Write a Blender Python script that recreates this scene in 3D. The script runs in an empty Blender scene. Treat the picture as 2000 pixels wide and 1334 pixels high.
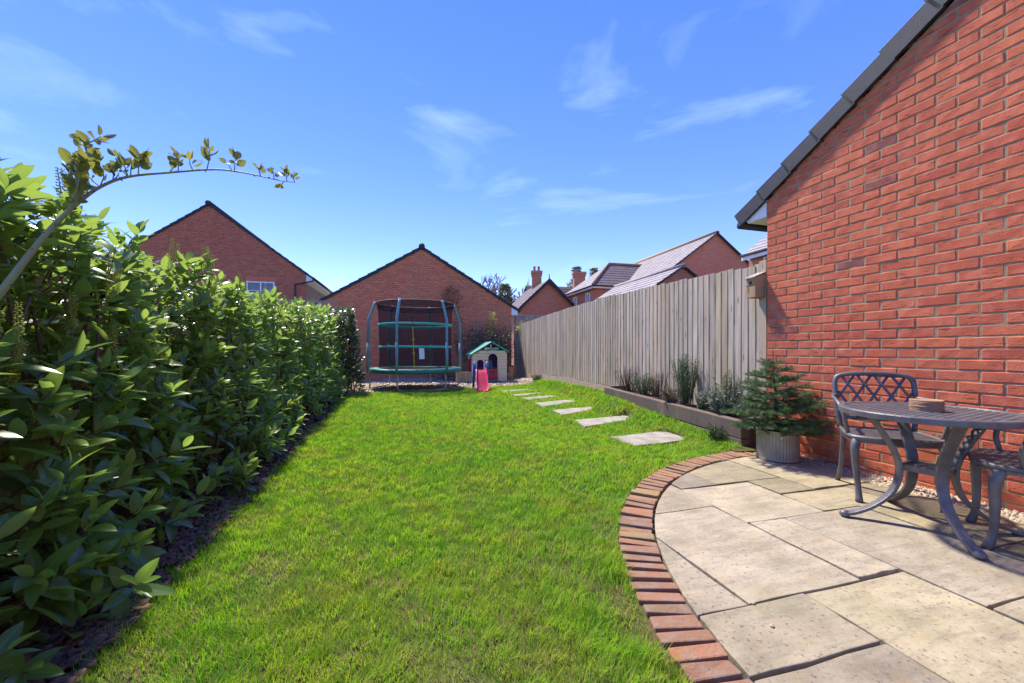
import bpy, math, random
import numpy as np
from mathutils import Vector, Matrix
R = math.radians
rnd = random.Random(7)
nrs = np.random.RandomState(11)
sc = bpy.context.scene
col = sc.collection

# ------------------------------------------------------------------ camera
cam_d = bpy.data.cameras.new('camera'); cam_d.lens = 14.0; cam_d.sensor_width = 36.0
cam_d.shift_y = 0.0085; cam_d.clip_start = 0.05; cam_d.clip_end = 3000
cam = bpy.data.objects.new('camera', cam_d); col.objects.link(cam)
cam.location = (0, 0, 1.0); cam.rotation_euler = (R(90), 0, 0)
sc.camera = cam
# ------------------------------------------------------------------ light
SUN_AZ, SUN_EL = -36.0, 57.0         # azimuth measured to the right of the view direction (+Y)
sd = bpy.data.lights.new('sun', 'SUN'); sd.energy = 2.75; sd.angle = R(4); sd.color = (1.0, 0.94, 0.84)
sun = bpy.data.objects.new('sun', sd); col.objects.link(sun)
sv = Vector((math.sin(R(SUN_AZ)) * math.cos(R(SUN_EL)), math.cos(R(SUN_AZ)) * math.cos(R(SUN_EL)), math.sin(R(SUN_EL))))
sun.rotation_euler = sv.to_track_quat('Z', 'Y').to_euler(); sun.location = sv * 40
w = bpy.data.worlds.new('World'); sc.world = w; w.use_nodes = True
nt = w.node_tree; nt.nodes.clear()
def N(t, **kw):
    n = nt.nodes.new(t)
    for k, v in kw.items(): setattr(n, k, v)
    return n
sky = N('ShaderNodeTexSky'); sky.sky_type = 'NISHITA'; sky.sun_disc = False
sky.sun_elevation = R(SUN_EL); sky.sun_rotation = R(SUN_AZ)
sky.air_density = .85; sky.dust_density = 0.0; sky.ozone_density = 3.0
hsv = N('ShaderNodeHueSaturation'); hsv.inputs['Saturation'].default_value = 1.68; hsv.inputs['Hue'].default_value = .537; hsv.inputs['Value'].default_value = 1.36
gam = N('ShaderNodeGamma'); gam.inputs['Gamma'].default_value = .62; nt.links.new(sky.outputs[0], gam.inputs[0])
nt.links.new(gam.outputs[0], hsv.inputs['Color'])
tc = N('ShaderNodeTexCoord'); mp = N('ShaderNodeMapping'); mp.inputs['Scale'].default_value = (1.6, 1.6, 5.0)
mp.inputs['Rotation'].default_value = (0.25, 0.1, 0.5)
nz = N('ShaderNodeTexNoise'); nz.inputs['Scale'].default_value = 1.5; nz.inputs['Detail'].default_value = 7; nz.inputs['Roughness'].default_value = .55; nz.inputs['Distortion'].default_value = .5
nt.links.new(tc.outputs['Generated'], mp.inputs[0]); nt.links.new(mp.outputs[0], nz.inputs['Vector'])
cr = N('ShaderNodeValToRGB'); cr.color_ramp.elements[0].position = .57; cr.color_ramp.elements[1].position = .92
cr.color_ramp.elements[1].color = (.30, .30, .30, 1)
nt.links.new(nz.outputs[0], cr.inputs[0])
mx = N('ShaderNodeMixRGB'); mx.inputs[2].default_value = (3.4, 4.2, 5.6, 1)
nt.links.new(cr.outputs[0], mx.inputs[0]); nt.links.new(hsv.outputs[0], mx.inputs[1])
bg = N('ShaderNodeBackground'); bg.inputs[1].default_value = 0.15
wo = N('ShaderNodeOutputWorld'); nt.links.new(mx.outputs[0], bg.inputs[0]); nt.links.new(bg.outputs[0], wo.inputs[0])
vs = sc.view_settings; vs.view_transform = 'Standard'; vs.look = 'None'; vs.exposure = 1.72; vs.gamma = 1.0; vs.use_curve_mapping = False
sc.cycles.max_bounces = 8; sc.cycles.transparent_max_bounces = 12

# ------------------------------------------------------------------ measuring helpers
FP, HZ = 778.0, 684.0
def P(px, py, Y): return Vector(((px - 1000) / FP * Y, Y, 1.0 + (HZ - py) / FP * Y))
def G(px, py, z=0.0):
    Y = FP * (1 - z) / (py - HZ); return Vector(((px - 1000) / FP * Y, Y, z))
def axis(a): a = R(a); return Vector((-math.sin(a), math.cos(a), 0)), Vector((math.cos(a), math.sin(a), 0))   # away, right
def lerp(a, b, t): return a + (b - a) * t
def interp(x, xs, ys): return float(np.interp(x, xs, ys))
def sstep(a, b, x):
    t = np.clip((x - a) / (b - a), 0, 1); return t * t * (3 - 2 * t)

# ------------------------------------------------------------------ materials
def new_mat(name):
    m = bpy.data.materials.new(name); m.use_nodes = True; m.node_tree.nodes.clear(); return m, m.node_tree
class NT:
    def __init__(s, t): s.t = t
    def n(s, typ, ins=None, **kw):
        nd = s.t.nodes.new(typ)
        for k, v in kw.items(): setattr(nd, k, v)
        for k, v in (ins or {}).items():
            if isinstance(v, bpy.types.NodeSocket): s.t.links.new(v, nd.inputs[k])
            else: nd.inputs[k].default_value = v
        return nd
    def link(s, a, b): s.t.links.new(a, b)
    def mix(s, f, a, b, mode='MIX'):
        nd = s.t.nodes.new('ShaderNodeMixRGB'); nd.blend_type = mode
        for i, v in ((0, f), (1, a), (2, b)):
            if isinstance(v, bpy.types.NodeSocket): s.t.links.new(v, nd.inputs[i])
            elif i: nd.inputs[i].default_value = (*v, 1)
            else: nd.inputs[i].default_value = v
        return nd.outputs[0]
    def math(s, op, a, b=0.0):
        nd = s.t.nodes.new('ShaderNodeMath'); nd.operation = op
        for i, v in ((0, a), (1, b)):
            if isinstance(v, bpy.types.NodeSocket): s.t.links.new(v, nd.inputs[i])
            else: nd.inputs[i].default_value = v
        return nd.outputs[0]
    def ramp(s, f, p0, p1, c0=(0, 0, 0), c1=(1, 1, 1)):
        nd = s.t.nodes.new('ShaderNodeValToRGB'); e = nd.color_ramp.elements
        e[0].position = p0; e[1].position = p1; e[0].color = (*c0, 1); e[1].color = (*c1, 1)
        s.t.links.new(f, nd.inputs[0]); return nd.outputs[0]
    def coords(s, kind='World', scale=(1, 1, 1), rotz=0.0, jitter=False):
        if kind == 'World': v = s.n('ShaderNodeNewGeometry').outputs['Position']
        else: v = s.n('ShaderNodeTexCoord').outputs['Object']
        if jitter:
            r = s.n('ShaderNodeObjectInfo').outputs['Random']
            v = s.n('ShaderNodeVectorMath', {0: v, 1: s.n('ShaderNodeCombineXYZ', {0: s.math('MULTIPLY', r, 37.), 1: s.math('MULTIPLY', r, 91.), 2: s.math('MULTIPLY', r, 53.)}).outputs[0]}, operation='ADD').outputs[0]
        m1 = s.n('ShaderNodeMapping', {0: v}); m1.inputs['Rotation'].default_value = (0, 0, rotz)
        m2 = s.n('ShaderNodeMapping', {0: m1.outputs[0]}); m2.inputs['Scale'].default_value = scale
        return m2.outputs[0]
    def noise(s, v, scale, detail=4, rough=.55):
        return s.n('ShaderNodeTexNoise', {'Vector': v, 'Scale': scale, 'Detail': detail, 'Roughness': rough}).outputs[0]
    def out(s, bsdf): s.n('ShaderNodeOutputMaterial', {0: bsdf})
def simple(name, c1, c2=None, scale=6, rough=.6, bump=0, bscale=60, metal=0, spec=.5, rand=0., coat=0, kind='World', stretch=(1, 1, 1), jitter=False, dist=.01):
    m, t = new_mat(name); s = NT(t)
    v = s.coords(kind, stretch, 0, jitter)
    c = s.mix(s.ramp(s.noise(v, scale), .35, .65), c1, c2 or tuple(x * .8 for x in c1))
    if rand:
        r = s.n('ShaderNodeObjectInfo').outputs['Random']
        k = s.math('ADD', s.math('MULTIPLY', r, 2 * rand), 1 - rand)
        c = s.n('ShaderNodeVectorMath', {0: c, 1: s.n('ShaderNodeCombineXYZ', {0: k, 1: k, 2: k}).outputs[0]}, operation='MULTIPLY').outputs[0]
    b = s.n('ShaderNodeBsdfPrincipled', {'Base Color': c, 'Roughness': rough, 'Metallic': metal, 'Specular IOR Level': spec, 'Coat Weight': coat})
    if bump:
        bm = s.n('ShaderNodeBump', {'Height': s.noise(v, bscale, 5), 'Strength': bump, 'Distance': dist}); s.link(bm.outputs[0], b.inputs['Normal'])
    s.out(b.outputs[0]); return m

def brick_mat(name, ca, cb, cc, ang):
    """drag-faced facing brick: per-brick tint (attribute 'tint' + object random), crease marks along the length"""
    m, t = new_mat(name); s = NT(t)
    at = s.n('ShaderNodeAttribute', attribute_name='tint').outputs['Fac']
    ri = s.n('ShaderNodeObjectInfo').outputs['Random']
    f = s.math('FRACT', s.math('ADD', at, ri))
    v = s.coords('World', (1, 1, 1), R(-ang))
    c = s.mix(f, ca, cb)
    c = s.mix(s.math('MULTIPLY', s.ramp(f, .965, .985), .7), c, cc)
    blotch = s.noise(v, 14, 4)
    c = s.mix(s.math('MULTIPLY', s.ramp(blotch, .45, .75), .45), c, tuple(min(1, x * 1.3 + .06) for x in ca))
    vs_ = s.coords('World', (9, 9, 60), R(-ang))
    cre = s.noise(vs_, 1.0, 3, .6)
    cm = s.ramp(cre, .335, .40, (1, 1, 1), (0, 0, 0))
    c = s.mix(s.math('MULTIPLY', cm, .65), c, tuple(x * .28 for x in ca))
    b = s.n('ShaderNodeBsdfPrincipled', {'Base Color': c, 'Roughness': .88, 'Specular IOR Level': .25})
    h = s.math('SUBTRACT', s.noise(v, 120, 4), s.math('MULTIPLY', cm, .9))
    bm = s.n('ShaderNodeBump', {'Height': h, 'Strength': .7, 'Distance': .004}); s.link(bm.outputs[0], b.inputs['Normal'])
    s.out(b.outputs[0]); return m
def brick_tex_mat(name, ca, cb, cm, ang):
    m, t = new_mat(name); s = NT(t)
    v = s.coords('World', (1, 1, 1), R(-ang))
    sx = s.n('ShaderNodeSeparateXYZ', {0: v})
    uv = s.n('ShaderNodeCombineXYZ', {0: s.math('ADD', sx.outputs[0], sx.outputs[1]), 1: sx.outputs[2]}).outputs[0]
    bt = s.n('ShaderNodeTexBrick', {'Vector': uv, 'Color1': (*ca, 1), 'Color2': (*cb, 1), 'Mortar': (*cm, 1), 'Scale': 1.0, 'Mortar Size': .008, 'Brick Width': .225, 'Row Height': .075, 'Bias': 0.})
    c = s.mix(s.math('MULTIPLY', s.ramp(s.noise(v, 2.0), .4, .7), .3), bt.outputs[0], tuple(x * .7 for x in ca))
    b = s.n('ShaderNodeBsdfPrincipled', {'Base Color': c, 'Roughness': .9, 'Specular IOR Level': .2}); s.out(b.outputs[0]); return m
def leaf_mat(name, dark, bright, under, rib, rough=.3, transl=.35, coat=.0):
    m, t = new_mat(name); s = NT(t)
    ti = s.n('ShaderNodeAttribute', attribute_name='tint').outputs['Fac']
    rb = s.n('ShaderNodeAttribute', attribute_name='rib').outputs['Fac']
    oi = s.n('ShaderNodeObjectInfo').outputs['Random']
    bf = s.n('ShaderNodeNewGeometry').outputs['Backfacing']
    c = s.mix(ti, dark, bright)
    v = s.coords('World'); c = s.mix(s.math('MULTIPLY', s.noise(v, 35, 3), .35), c, tuple(x * .55 for x in dark))
    k = s.math('ADD', s.math('MULTIPLY', oi, .5), .75)
    c = s.n('ShaderNodeVectorMath', {0: c, 1: s.n('ShaderNodeCombineXYZ', {0: k, 1: k, 2: k}).outputs[0]}, operation='MULTIPLY').outputs[0]
    c = s.mix(s.math('MULTIPLY', s.ramp(ti, .965, .99), .8), c, (.45, .36, .06))
    c = s.mix(s.math('MULTIPLY', s.ramp(rb, .86, .97), .75), c, rib)
    c = s.mix(s.math('MULTIPLY', bf, .75), c, under)
    b = s.n('ShaderNodeBsdfPrincipled', {'Base Color': c, 'Roughness': s.math('ADD', s.math('MULTIPLY', bf, .3), rough), 'Specular IOR Level': .5, 'Coat Weight': coat, 'Coat Roughness': .3})
    tr = s.n('ShaderNodeBsdfTranslucent', {'Color': s.mix(.5, c, bright)})
    mx = s.n('ShaderNodeMixShader', {0: transl, 1: b.outputs[0], 2: tr.outputs[0]}); s.out(mx.outputs[0]); return m

AW, AF, AB = 16.0, 12.8, 14.5       # wall/patio, right fence, far buildings: angles of the "away" axes
MT = {}
MT['brick'] = brick_mat('facing_brick', (.58, .150, .066), (.47, .10, .052), (.16, .075, .075), AW)
MT['brick_b'] = brick_mat('garage_brick', (.66, .22, .115), (.54, .155, .088), (.60, .24, .105), AB)
MT['brick_c'] = brick_mat('house_brick', (.55, .175, .10), (.42, .115, .073), (.58, .25, .11), AB)
MT['mortar'] = simple('mortar', (.38, .285, .165), (.28, .205, .115), 18, .95, .5, 200, spec=.1)
MT['brick_far'] = brick_tex_mat('far_brick', (.56, .20, .11), (.45, .15, .085), (.46, .33, .22), AB)
MT['verge'] = simple('dark_tile', (.026, .029, .036), (.019, .021, .027), 9, .7, .3, 150)
MT['tile'] = simple('grey_roof_tile', (.30, .26, .24), (.20, .17, .165), 2.5, .75, .3, 60)
MT['tile_dk'] = simple('brown_roof_tile', (.15, .105, .10), (.10, .075, .075), 2.5, .8, .3, 60)
MT['white'] = simple('white_plastic', (.80, .79, .76), (.74, .73, .70), 3, .45)
MT['glass'] = simple('window_glass', (.09, .11, .14), (.05, .06, .08), 1.5, .08, spec=.8)
MT['pipe'] = simple('black_plastic_pipe', (.03, .03, .033), None, 3, .4)
# ---- weathered fence timber
def wood_mat(name, c1, c2, c3, green=.0):
    m, t = new_mat(name); s = NT(t)
    v = s.coords('World', (28, 28, 1.2)); vj = s.coords('Object', (40, 40, 1.6), 0, True)
    r = s.n('ShaderNodeObjectInfo').outputs['Random']
    g1 = s.noise(vj, 1.0, 6, .6)
    c = s.mix(s.ramp(g1, .35, .68), c1, c2)
    c = s.mix(s.math('MULTIPLY', s.ramp(s.noise(s.coords('World', (4, 4, .8)), 1.0, 3), .58, .72), .4), c, c3)
    vk = s.coords('Object', (9, 9, 3.0), 0, True)
    vo = s.n('ShaderNodeTexVoronoi', {'Vector': vk, 'Scale': 1.0}).outputs['Distance']
    c = s.mix(s.math('MULTIPLY', s.ramp(vo, .06, .17, (1, 1, 1), (0, 0, 0)), .8), c, tuple(x * .3 for x in c1))
    if green:
        pz = s.n('ShaderNodeSeparateXYZ', {0: s.n('ShaderNodeNewGeometry').outputs['Position']}).outputs[2]
        lo = s.math('MULTIPLY', s.ramp(s.noise(s.coords('World', (5, 5, 1.2)), 1.0, 4), .5, .72), green)
        c = s.mix(lo, c, (.17, .18, .055))
    c = s.mix(s.math('MULTIPLY', s.ramp(s.math('FRACT', s.math('MULTIPLY', r, 5.3)), .6, .95), .35), c, c3); k = s.math('ADD', s.math('MULTIPLY', r, .34), .86)
    c = s.n('ShaderNodeVectorMath', {0: c, 1: s.n('ShaderNodeCombineXYZ', {0: k, 1: k, 2: k}).outputs[0]}, operation='MULTIPLY').outputs[0]
    b = s.n('ShaderNodeBsdfPrincipled', {'Base Color': c, 'Roughness': .85, 'Specular IOR Level': .2})
    bm = s.n('ShaderNodeBump', {'Height': g1, 'Strength': .5, 'Distance': .004}); s.link(bm.outputs[0], b.inputs['Normal'])
    s.out(b.outputs[0]); return m
MT['fence'] = wood_mat('weathered_fence_timber', (.49, .40, .305), (.31, .245, .185), (.45, .29, .15), .5)
MT['fence_l'] = wood_mat('pale_fence_timber', (.42, .33, .24), (.30, .23, .17), (.40, .27, .15), .2)
MT['sleeper'] = wood_mat('painted_sleeper', (.10, .072, .066), (.065, .05, .048), (.36, .27, .17), .2)
MT['rawwood'] = wood_mat('bird_box_timber', (.42, .27, .15), (.30, .18, .10), (.35, .2, .1), .1)
# ---- paving
def slab_mat():
    m, t = new_mat('sandstone_slab'); s = NT(t)
    v = s.coords('World', (1, 1, 1), R(-AW)); r = s.n('ShaderNodeObjectInfo').outputs['Random']
    c = s.mix(s.ramp(s.noise(v, 3.2, 6, .6), .35, .65), (.355, .295, .20), (.225, .185, .122))
    c = s.mix(s.math('MULTIPLY', s.ramp(s.noise(s.coords('World', (1.2, 6, 1), R(-AW)), 2.2, 5), .45, .7), .45), c, (.42, .355, .24))
    sp = s.noise(v, 55, 5, .65)
    c = s.mix(s.math('MULTIPLY', s.ramp(sp, .33, .43, (1, 1, 1), (0, 0, 0)), .8), c, (.085, .06, .042))
    c = s.mix(s.math('MULTIPLY', s.ramp(s.noise(v, 8, 5), .55, .75), .45), c, (.30, .20, .085))
    c = s.mix(s.math('MULTIPLY', s.ramp(s.noise(v, 1.3, 4), .52, .70), .45), c, (.20, .185, .10))
    c = s.mix(s.math('MULTIPLY', s.ramp(s.noise(s.coords('World', (2, 9, 1), R(-AW)), 2.5, 6, .7), .50, .66), .55), c, (.16, .135, .105))
    c = s.mix(s.math('MULTIPLY', s.ramp(s.noise(v, 22, 6, .75), .54, .68), .3), c, (.40, .37, .31))
    k = s.math('ADD', s.math('MULTIPLY', r, .42), .74)
    k2 = s.math('SUBTRACT', k, s.math('MULTIPLY', s.math('FRACT', s.math('MULTIPLY', r, 7.3)), .16))
    c = s.n('ShaderNodeVectorMath', {0: c, 1: s.n('ShaderNodeCombineXYZ', {0: k, 1: k, 2: k2}).outputs[0]}, operation='MULTIPLY').outputs[0]
    b = s.n('ShaderNodeBsdfPrincipled', {'Base Color': c, 'Roughness': .85, 'Specular IOR Level': .3})
    h = s.math('ADD', s.noise(v, 40, 6, .65), s.math('MULTIPLY', s.noise(v, 6, 4), 1.2))
    bm = s.n('ShaderNodeBump', {'Height': h, 'Strength': .6, 'Distance': .006}); s.link(bm.outputs[0], b.inputs['Normal'])
    s.out(b.outputs[0]); return m
MT['slab'] = slab_mat()
def edge_mat():
    m, t = new_mat('old_edging_brick'); s = NT(t); v = s.coords('World'); r = s.n('ShaderNodeObjectInfo').outputs['Random']
    c = s.mix(r, (.33, .145, .07), (.19, .115, .075)); c = s.mix(s.math('MULTIPLY', s.ramp(s.math('FRACT', s.math('MULTIPLY', r, 9.7)), .72, .8), .8), c, (.30, .20, .075))
    c = s.mix(s.math('MULTIPLY', s.ramp(s.noise(v, 16, 5, .7), .45, .66), .65), c, (.24, .20, .15)); c = s.mix(s.math('MULTIPLY', s.ramp(s.noise(v, 7, 4), .55, .7), .5), c, (.14, .14, .05))
    b = s.n('ShaderNodeBsdfPrincipled', {'Base Color': c, 'Roughness': .92, 'Specular IOR Level': .2})
    bm = s.n('ShaderNodeBump', {'Height': s.noise(v, 55, 6, .7), 'Strength': .9, 'Distance': .008}); s.link(bm.outputs[0], b.inputs['Normal']); s.out(b.outputs[0]); return m
MT['edgebrick'] = edge_mat()
MT['joint'] = simple('dark_joint_soil', (.06, .045, .03), (.035, .028, .02), 20, .95, .6, 80, spec=.1)
MT['stone'] = simple('stepping_stone', (.33, .295, .23), (.22, .195, .15), 7, .85, .6, 40, rand=.1, spec=.3)
MT['soil'] = simple('dark_soil', (.055, .036, .024), (.03, .02, .014), 14, .95, .8, 50, spec=.1, dist=.02)
MT['bark'] = simple('bark_chip', (.26, .15, .09), (.12, .068, .042), 30, .9, .4, 90, spec=.15)
MT['gravel'] = simple('pale_gravel', (.50, .40, .28), (.30, .23, .16), 45, .8, .5, 60, spec=.3)
MT['gravelbase'] = simple('gravel_bed', (.33, .25, .175), (.18, .13, .09), 40, .9, .8, 70, spec=.2)
MT['ground'] = simple('far_ground', (.07, .085, .03), (.10, .075, .045), .3, .95)
MT['lawnbase'] = simple('lawn_soil', (.06, .085, .015), (.10, .07, .035), 5, .95, .6, 60, spec=.1)
MT['metal'] = simple('cast_aluminium', (.155, .145, .148), (.105, .096, .098), 12, .45, .2, 220, metal=.3, spec=.5)
MT['pot'] = simple('galvanised_steel', (.31, .295, .25), (.235, .22, .185), 9, .5, .2, 60, metal=.45)
MT['pole'] = simple('green_pole_sleeve', (.16, .33, .30), (.13, .28, .26), 5, .5)
MT['pad'] = simple('green_safety_pad', (.03, .21, .16), (.025, .17, .13), 4, .45)
MT['band'] = simple('bright_green_sleeve', (.05, .45, .30), None, 4, .5)
MT['steel'] = simple('steel_tube', (.45, .44, .42), (.36, .35, .33), 7, .4, metal=.5)
MT['black'] = simple('black_fabric', (.018, .018, .02), None, 4, .8)
MT['yellow'] = simple('yellow_zip_tape', (.65, .47, .03), None, 4, .6)
MT['pink'] = simple('pink_red_plastic', (.72, .035, .10), (.66, .03, .09), 3, .38)
MT['blue'] = simple('blue_plastic', (.03, .09, .42), None, 3, .4)
MT['cream'] = simple('cream_plastic', (.78, .68, .45), (.72, .62, .41), 3, .5)
MT['teal'] = simple('green_plastic_roof', (.02, .28, .20), (.018, .24, .17), 3, .45)
MT['purple'] = simple('purple_plastic', (.17, .06, .42), None, 3, .5)
MT['maroon'] = simple('maroon_plastic', (.42, .02, .06), None, 3, .45)
MT['orange'] = simple('orange_plastic', (.6, .16, .03), None, 3, .5)
MT['coaster'] = simple('wooden_coaster', (.36, .20, .11), (.28, .15, .08), 20, .6, rand=.15)
MT['paletwig'] = simple('pale_twig', (.36, .31, .23), (.26, .22, .16), 5, .85)
MT['twig'] = simple('twig_bark', (.14, .085, .05), (.09, .06, .04), 20, .85)
MT['stemred'] = simple('laurel_stem', (.15, .075, .045), (.10, .06, .035), 15, .7)
MT['cane'] = simple('rose_cane', (.22, .29, .12), (.20, .21, .11), 15, .6)
MT['laurel'] = leaf_mat('laurel_leaf', (.15, .265, .05), (.34, .48, .05), (.24, .33, .08), (.30, .38, .09), .30, .5, .12)
MT['laurel_dk'] = leaf_mat('dark_laurel_leaf', (.06, .12, .04), (.14, .22, .05), (.09, .13, .06), (.12, .17, .06), .3, .2, .1)
MT['roseleaf'] = leaf_mat('rose_leaf', (.20, .25, .035), (.34, .34, .05), (.16, .20, .06), (.2, .2, .06), .4, .4)
MT['bloom'] = leaf_mat('laurel_flower_bud', (.36, .40, .05), (.48, .46, .06), (.4, .4, .06), (.4, .4, .06), .6, .3)
MT['needle'] = leaf_mat('fir_needle', (.05, .12, .04), (.16, .27, .07), (.10, .18, .07), (.08, .14, .06), .45, .2)
MT['shrub'] = leaf_mat('shrub_leaf', (.05, .07, .03), (.13, .15, .05), (.1, .12, .06), (.1, .12, .05), .5, .25)
MT['yellowleaf'] = leaf_mat('yellow_leaf', (.30, .30, .05), (.45, .40, .08), (.35, .33, .08), (.4, .38, .1), .5, .35)
MT['herb'] = leaf_mat('rosemary_leaf', (.09, .13, .05), (.17, .22, .09), (.15, .18, .1), (.1, .1, .05), .6, .2)
MT['sage'] = leaf_mat('grey_green_leaf', (.22, .26, .17), (.34, .38, .27), (.3, .32, .25), (.3, .3, .2), .7, .2)
MT['dry'] = leaf_mat('dry_stem', (.17, .12, .085), (.30, .20, .11), (.2, .15, .1), (.2, .15, .1), .85, .1)
MT['conifer'] = leaf_mat('conifer_foliage', (.20, .21, .10), (.34, .33, .17), (.26, .26, .14), (.08, .08, .04), .7, .15)
def grass_mat():
    m, t = new_mat('grass_blade'); s = NT(t)
    ti = s.n('ShaderNodeAttribute', attribute_name='tint').outputs['Fac']
    v = s.coords('World')
    c = s.mix(ti, (.14, .38, .010), (.36, .58, .018))
    pa = s.noise(v, 2.2, 5, .65); c = s.mix(s.math('MULTIPLY', s.ramp(pa, .44, .64), .75), c, (.42, .47, .035)); pb_ = s.noise(v, 5.5, 4, .6); c = s.mix(s.math('MULTIPLY', s.ramp(pb_, .52, .68), .4), c, (.09, .26, .012))
    dr = s.n('ShaderNodeAttribute', attribute_name='dry').outputs['Fac']; c = s.mix(dr, c, (.36, .27, .10))
    b = s.n('ShaderNodeBsdfPrincipled', {'Base Color': c, 'Roughness': .55, 'Specular IOR Level': .3})
    tr = s.n('ShaderNodeBsdfTranslucent', {'Color': c})
    s.out(s.n('ShaderNodeMixShader', {0: .45, 1: b.outputs[0], 2: tr.outputs[0]}).outputs[0]); return m
MT['grass'] = grass_mat()
def net_mat():
    m, t = new_mat('safety_net'); s = NT(t)
    d = s.n('ShaderNodeBsdfDiffuse', {'Color': (.03, .022, .03, 1)}); tr = s.n('ShaderNodeBsdfTransparent')
    s.out(s.n('ShaderNodeMixShader', {0: .52, 1: tr.outputs[0], 2: d.outputs[0]}).outputs[0]); return m
MT['net'] = net_mat()

# ------------------------------------------------------------------ object helpers
def tag(o, label=None, cat=None, group=None, kind=None):
    if label: o['label'] = label
    if cat: o['category'] = cat
    if group: o['group'] = group
    if kind: o['kind'] = kind
    return o
def thing(name, label, cat, loc=(0, 0, 0), group=None):
    o = bpy.data.objects.new(name, None); col.objects.link(o); o.location = loc; o.empty_display_size = .1
    return tag(o, label, cat, group)
def link(name, me, parent=None, world=True):
    o = bpy.data.objects.new(name, me); col.objects.link(o)
    if parent is not None:
        o.parent = parent
        if world: o.matrix_parent_inverse = Matrix.Translation(parent.location).inverted()
    return o
class MB:
    """collects shapes in world coordinates; build() makes ONE mesh object"""
    def __init__(s): s.v = []; s.f = []; s.t = []
    def add(s, vs, fs, tint=0.):
        b = len(s.v); s.v += [tuple(q) for q in vs]; s.f += [tuple(i + b for i in f) for f in fs]; s.t += [tint] * len(vs); return s
    def box(s, c, size, rot=None, tint=0.):
        hx, hy, hz = [q / 2 for q in size]; c = Vector(c)
        vs = [Vector((x, y, z)) for z in (-hz, hz) for y in (-hy, hy) for x in (-hx, hx)]
        if rot is not None: vs = [rot @ q for q in vs]
        return s.add([q + c for q in vs], [(0, 2, 3, 1), (4, 5, 7, 6), (0, 1, 5, 4), (2, 6, 7, 3), (0, 4, 6, 2), (1, 3, 7, 5)], tint)
    def bar(s, a, b, wd, th, up=(0, 0, 1)):
        a = Vector(a); b = Vector(b); d = (b - a); L = d.length; d.normalize()
        x = d.cross(Vector(up))
        if x.length < 1e-4: x = d.cross(Vector((1, 0, 0)))
        x.normalize(); z = x.cross(d)
        m = Matrix((x, d, z)).transposed()
        return s.box((a + b) / 2, (wd, L, th), m)
    def tube(s, pts, rad, n=8, flat=1.0, ref=None, cap=True):
        pts = [Vector(p) for p in pts]; m = len(pts)
        if not hasattr(rad, '__len__'): rad = [rad] * m
        b = len(s.v); px = None
        for i, p in enumerate(pts):
            d = (pts[min(i + 1, m - 1)] - pts[max(i - 1, 0)]).normalized()
            if ref is not None: x = Vector(ref) - d * d.dot(Vector(ref))
            elif px is None: x = d.orthogonal()
            else: x = px - d * d.dot(px)
            x.normalize(); px = x; y = d.cross(x)
            for k in range(n):
                a = 2 * math.pi * (k + .5) / n
                s.v.append(tuple(p + x * (math.cos(a) * rad[i]) + y * (math.sin(a) * rad[i] * flat))); s.t.append(0.)
        for i in range(m - 1):
            for k in range(n):
                k2 = (k + 1) % n
                s.f.append((b + i * n + k, b + i * n + k2, b + (i + 1) * n + k2, b + (i + 1) * n + k))
        if cap:
            s.f.append(tuple(b + k for k in reversed(range(n)))); s.f.append(tuple(b + (m - 1) * n + k for k in range(n)))
        return s
    def revolve(s, c, prof, n=24, a0=0, a1=2 * math.pi):
        c = Vector(c); b = len(s.v); full = abs(a1 - a0 - 2 * math.pi) < 1e-6; kk = n if full else n + 1
        for (r, z) in prof:
            for k in range(kk):
                a = a0 + (a1 - a0) * k / n; s.v.append((c.x + r * math.cos(a), c.y + r * math.sin(a), c.z + z)); s.t.append(0.)
        for i in range(len(prof) - 1):
            for k in range(n):
                k2 = (k + 1) % kk; s.f.append((b + i * kk + k, b + i * kk + k2, b + (i + 1) * kk + k2, b + (i + 1) * kk + k))
        return s
    def prism(s, poly, off):
        """flat polygon (list of Vectors) extruded by the vector off"""
        n = len(poly); off = Vector(off); vs = [Vector(p) for p in poly] + [Vector(p) + off for p in poly]
        fs = [tuple(reversed(range(n))), tuple(range(n, 2 * n))] + [(i, (i + 1) % n, n + (i + 1) % n, n + i) for i in range(n)]
        return s.add(vs, fs)
    def build(s, name, mat, parent=None, smooth=False, bevel=0, kind=None):
        org = Vector((0, 0, 0))
        if s.v:
            a = np.array(s.v); org = Vector((a[:, 0].mean(), a[:, 1].mean(), a[:, 2].min()))
        me = bpy.data.meshes.new(name); me.from_pydata([tuple(Vector(q) - org) for q in s.v], [], s.f); me.update()
        if any(s.t):
            at = me.attributes.new('tint', 'FLOAT', 'POINT'); at.data.foreach_set('value', np.array(s.t, dtype=np.float32))
        me.materials.append(MT[mat])
        if smooth: me.polygons.foreach_set('use_smooth', [True] * len(me.polygons))
        o = bpy.data.objects.new(name, me); col.objects.link(o); o.location = org
        if parent is not None: o.parent = parent; o.matrix_parent_inverse = Matrix.Translation(parent.location).inverted()
        if bevel:
            md = o.modifiers.new('bevel', 'BEVEL'); md.width = bevel; md.segments = 2; md.limit_method = 'ANGLE'
        if kind: o['kind'] = kind
        return o
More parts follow.
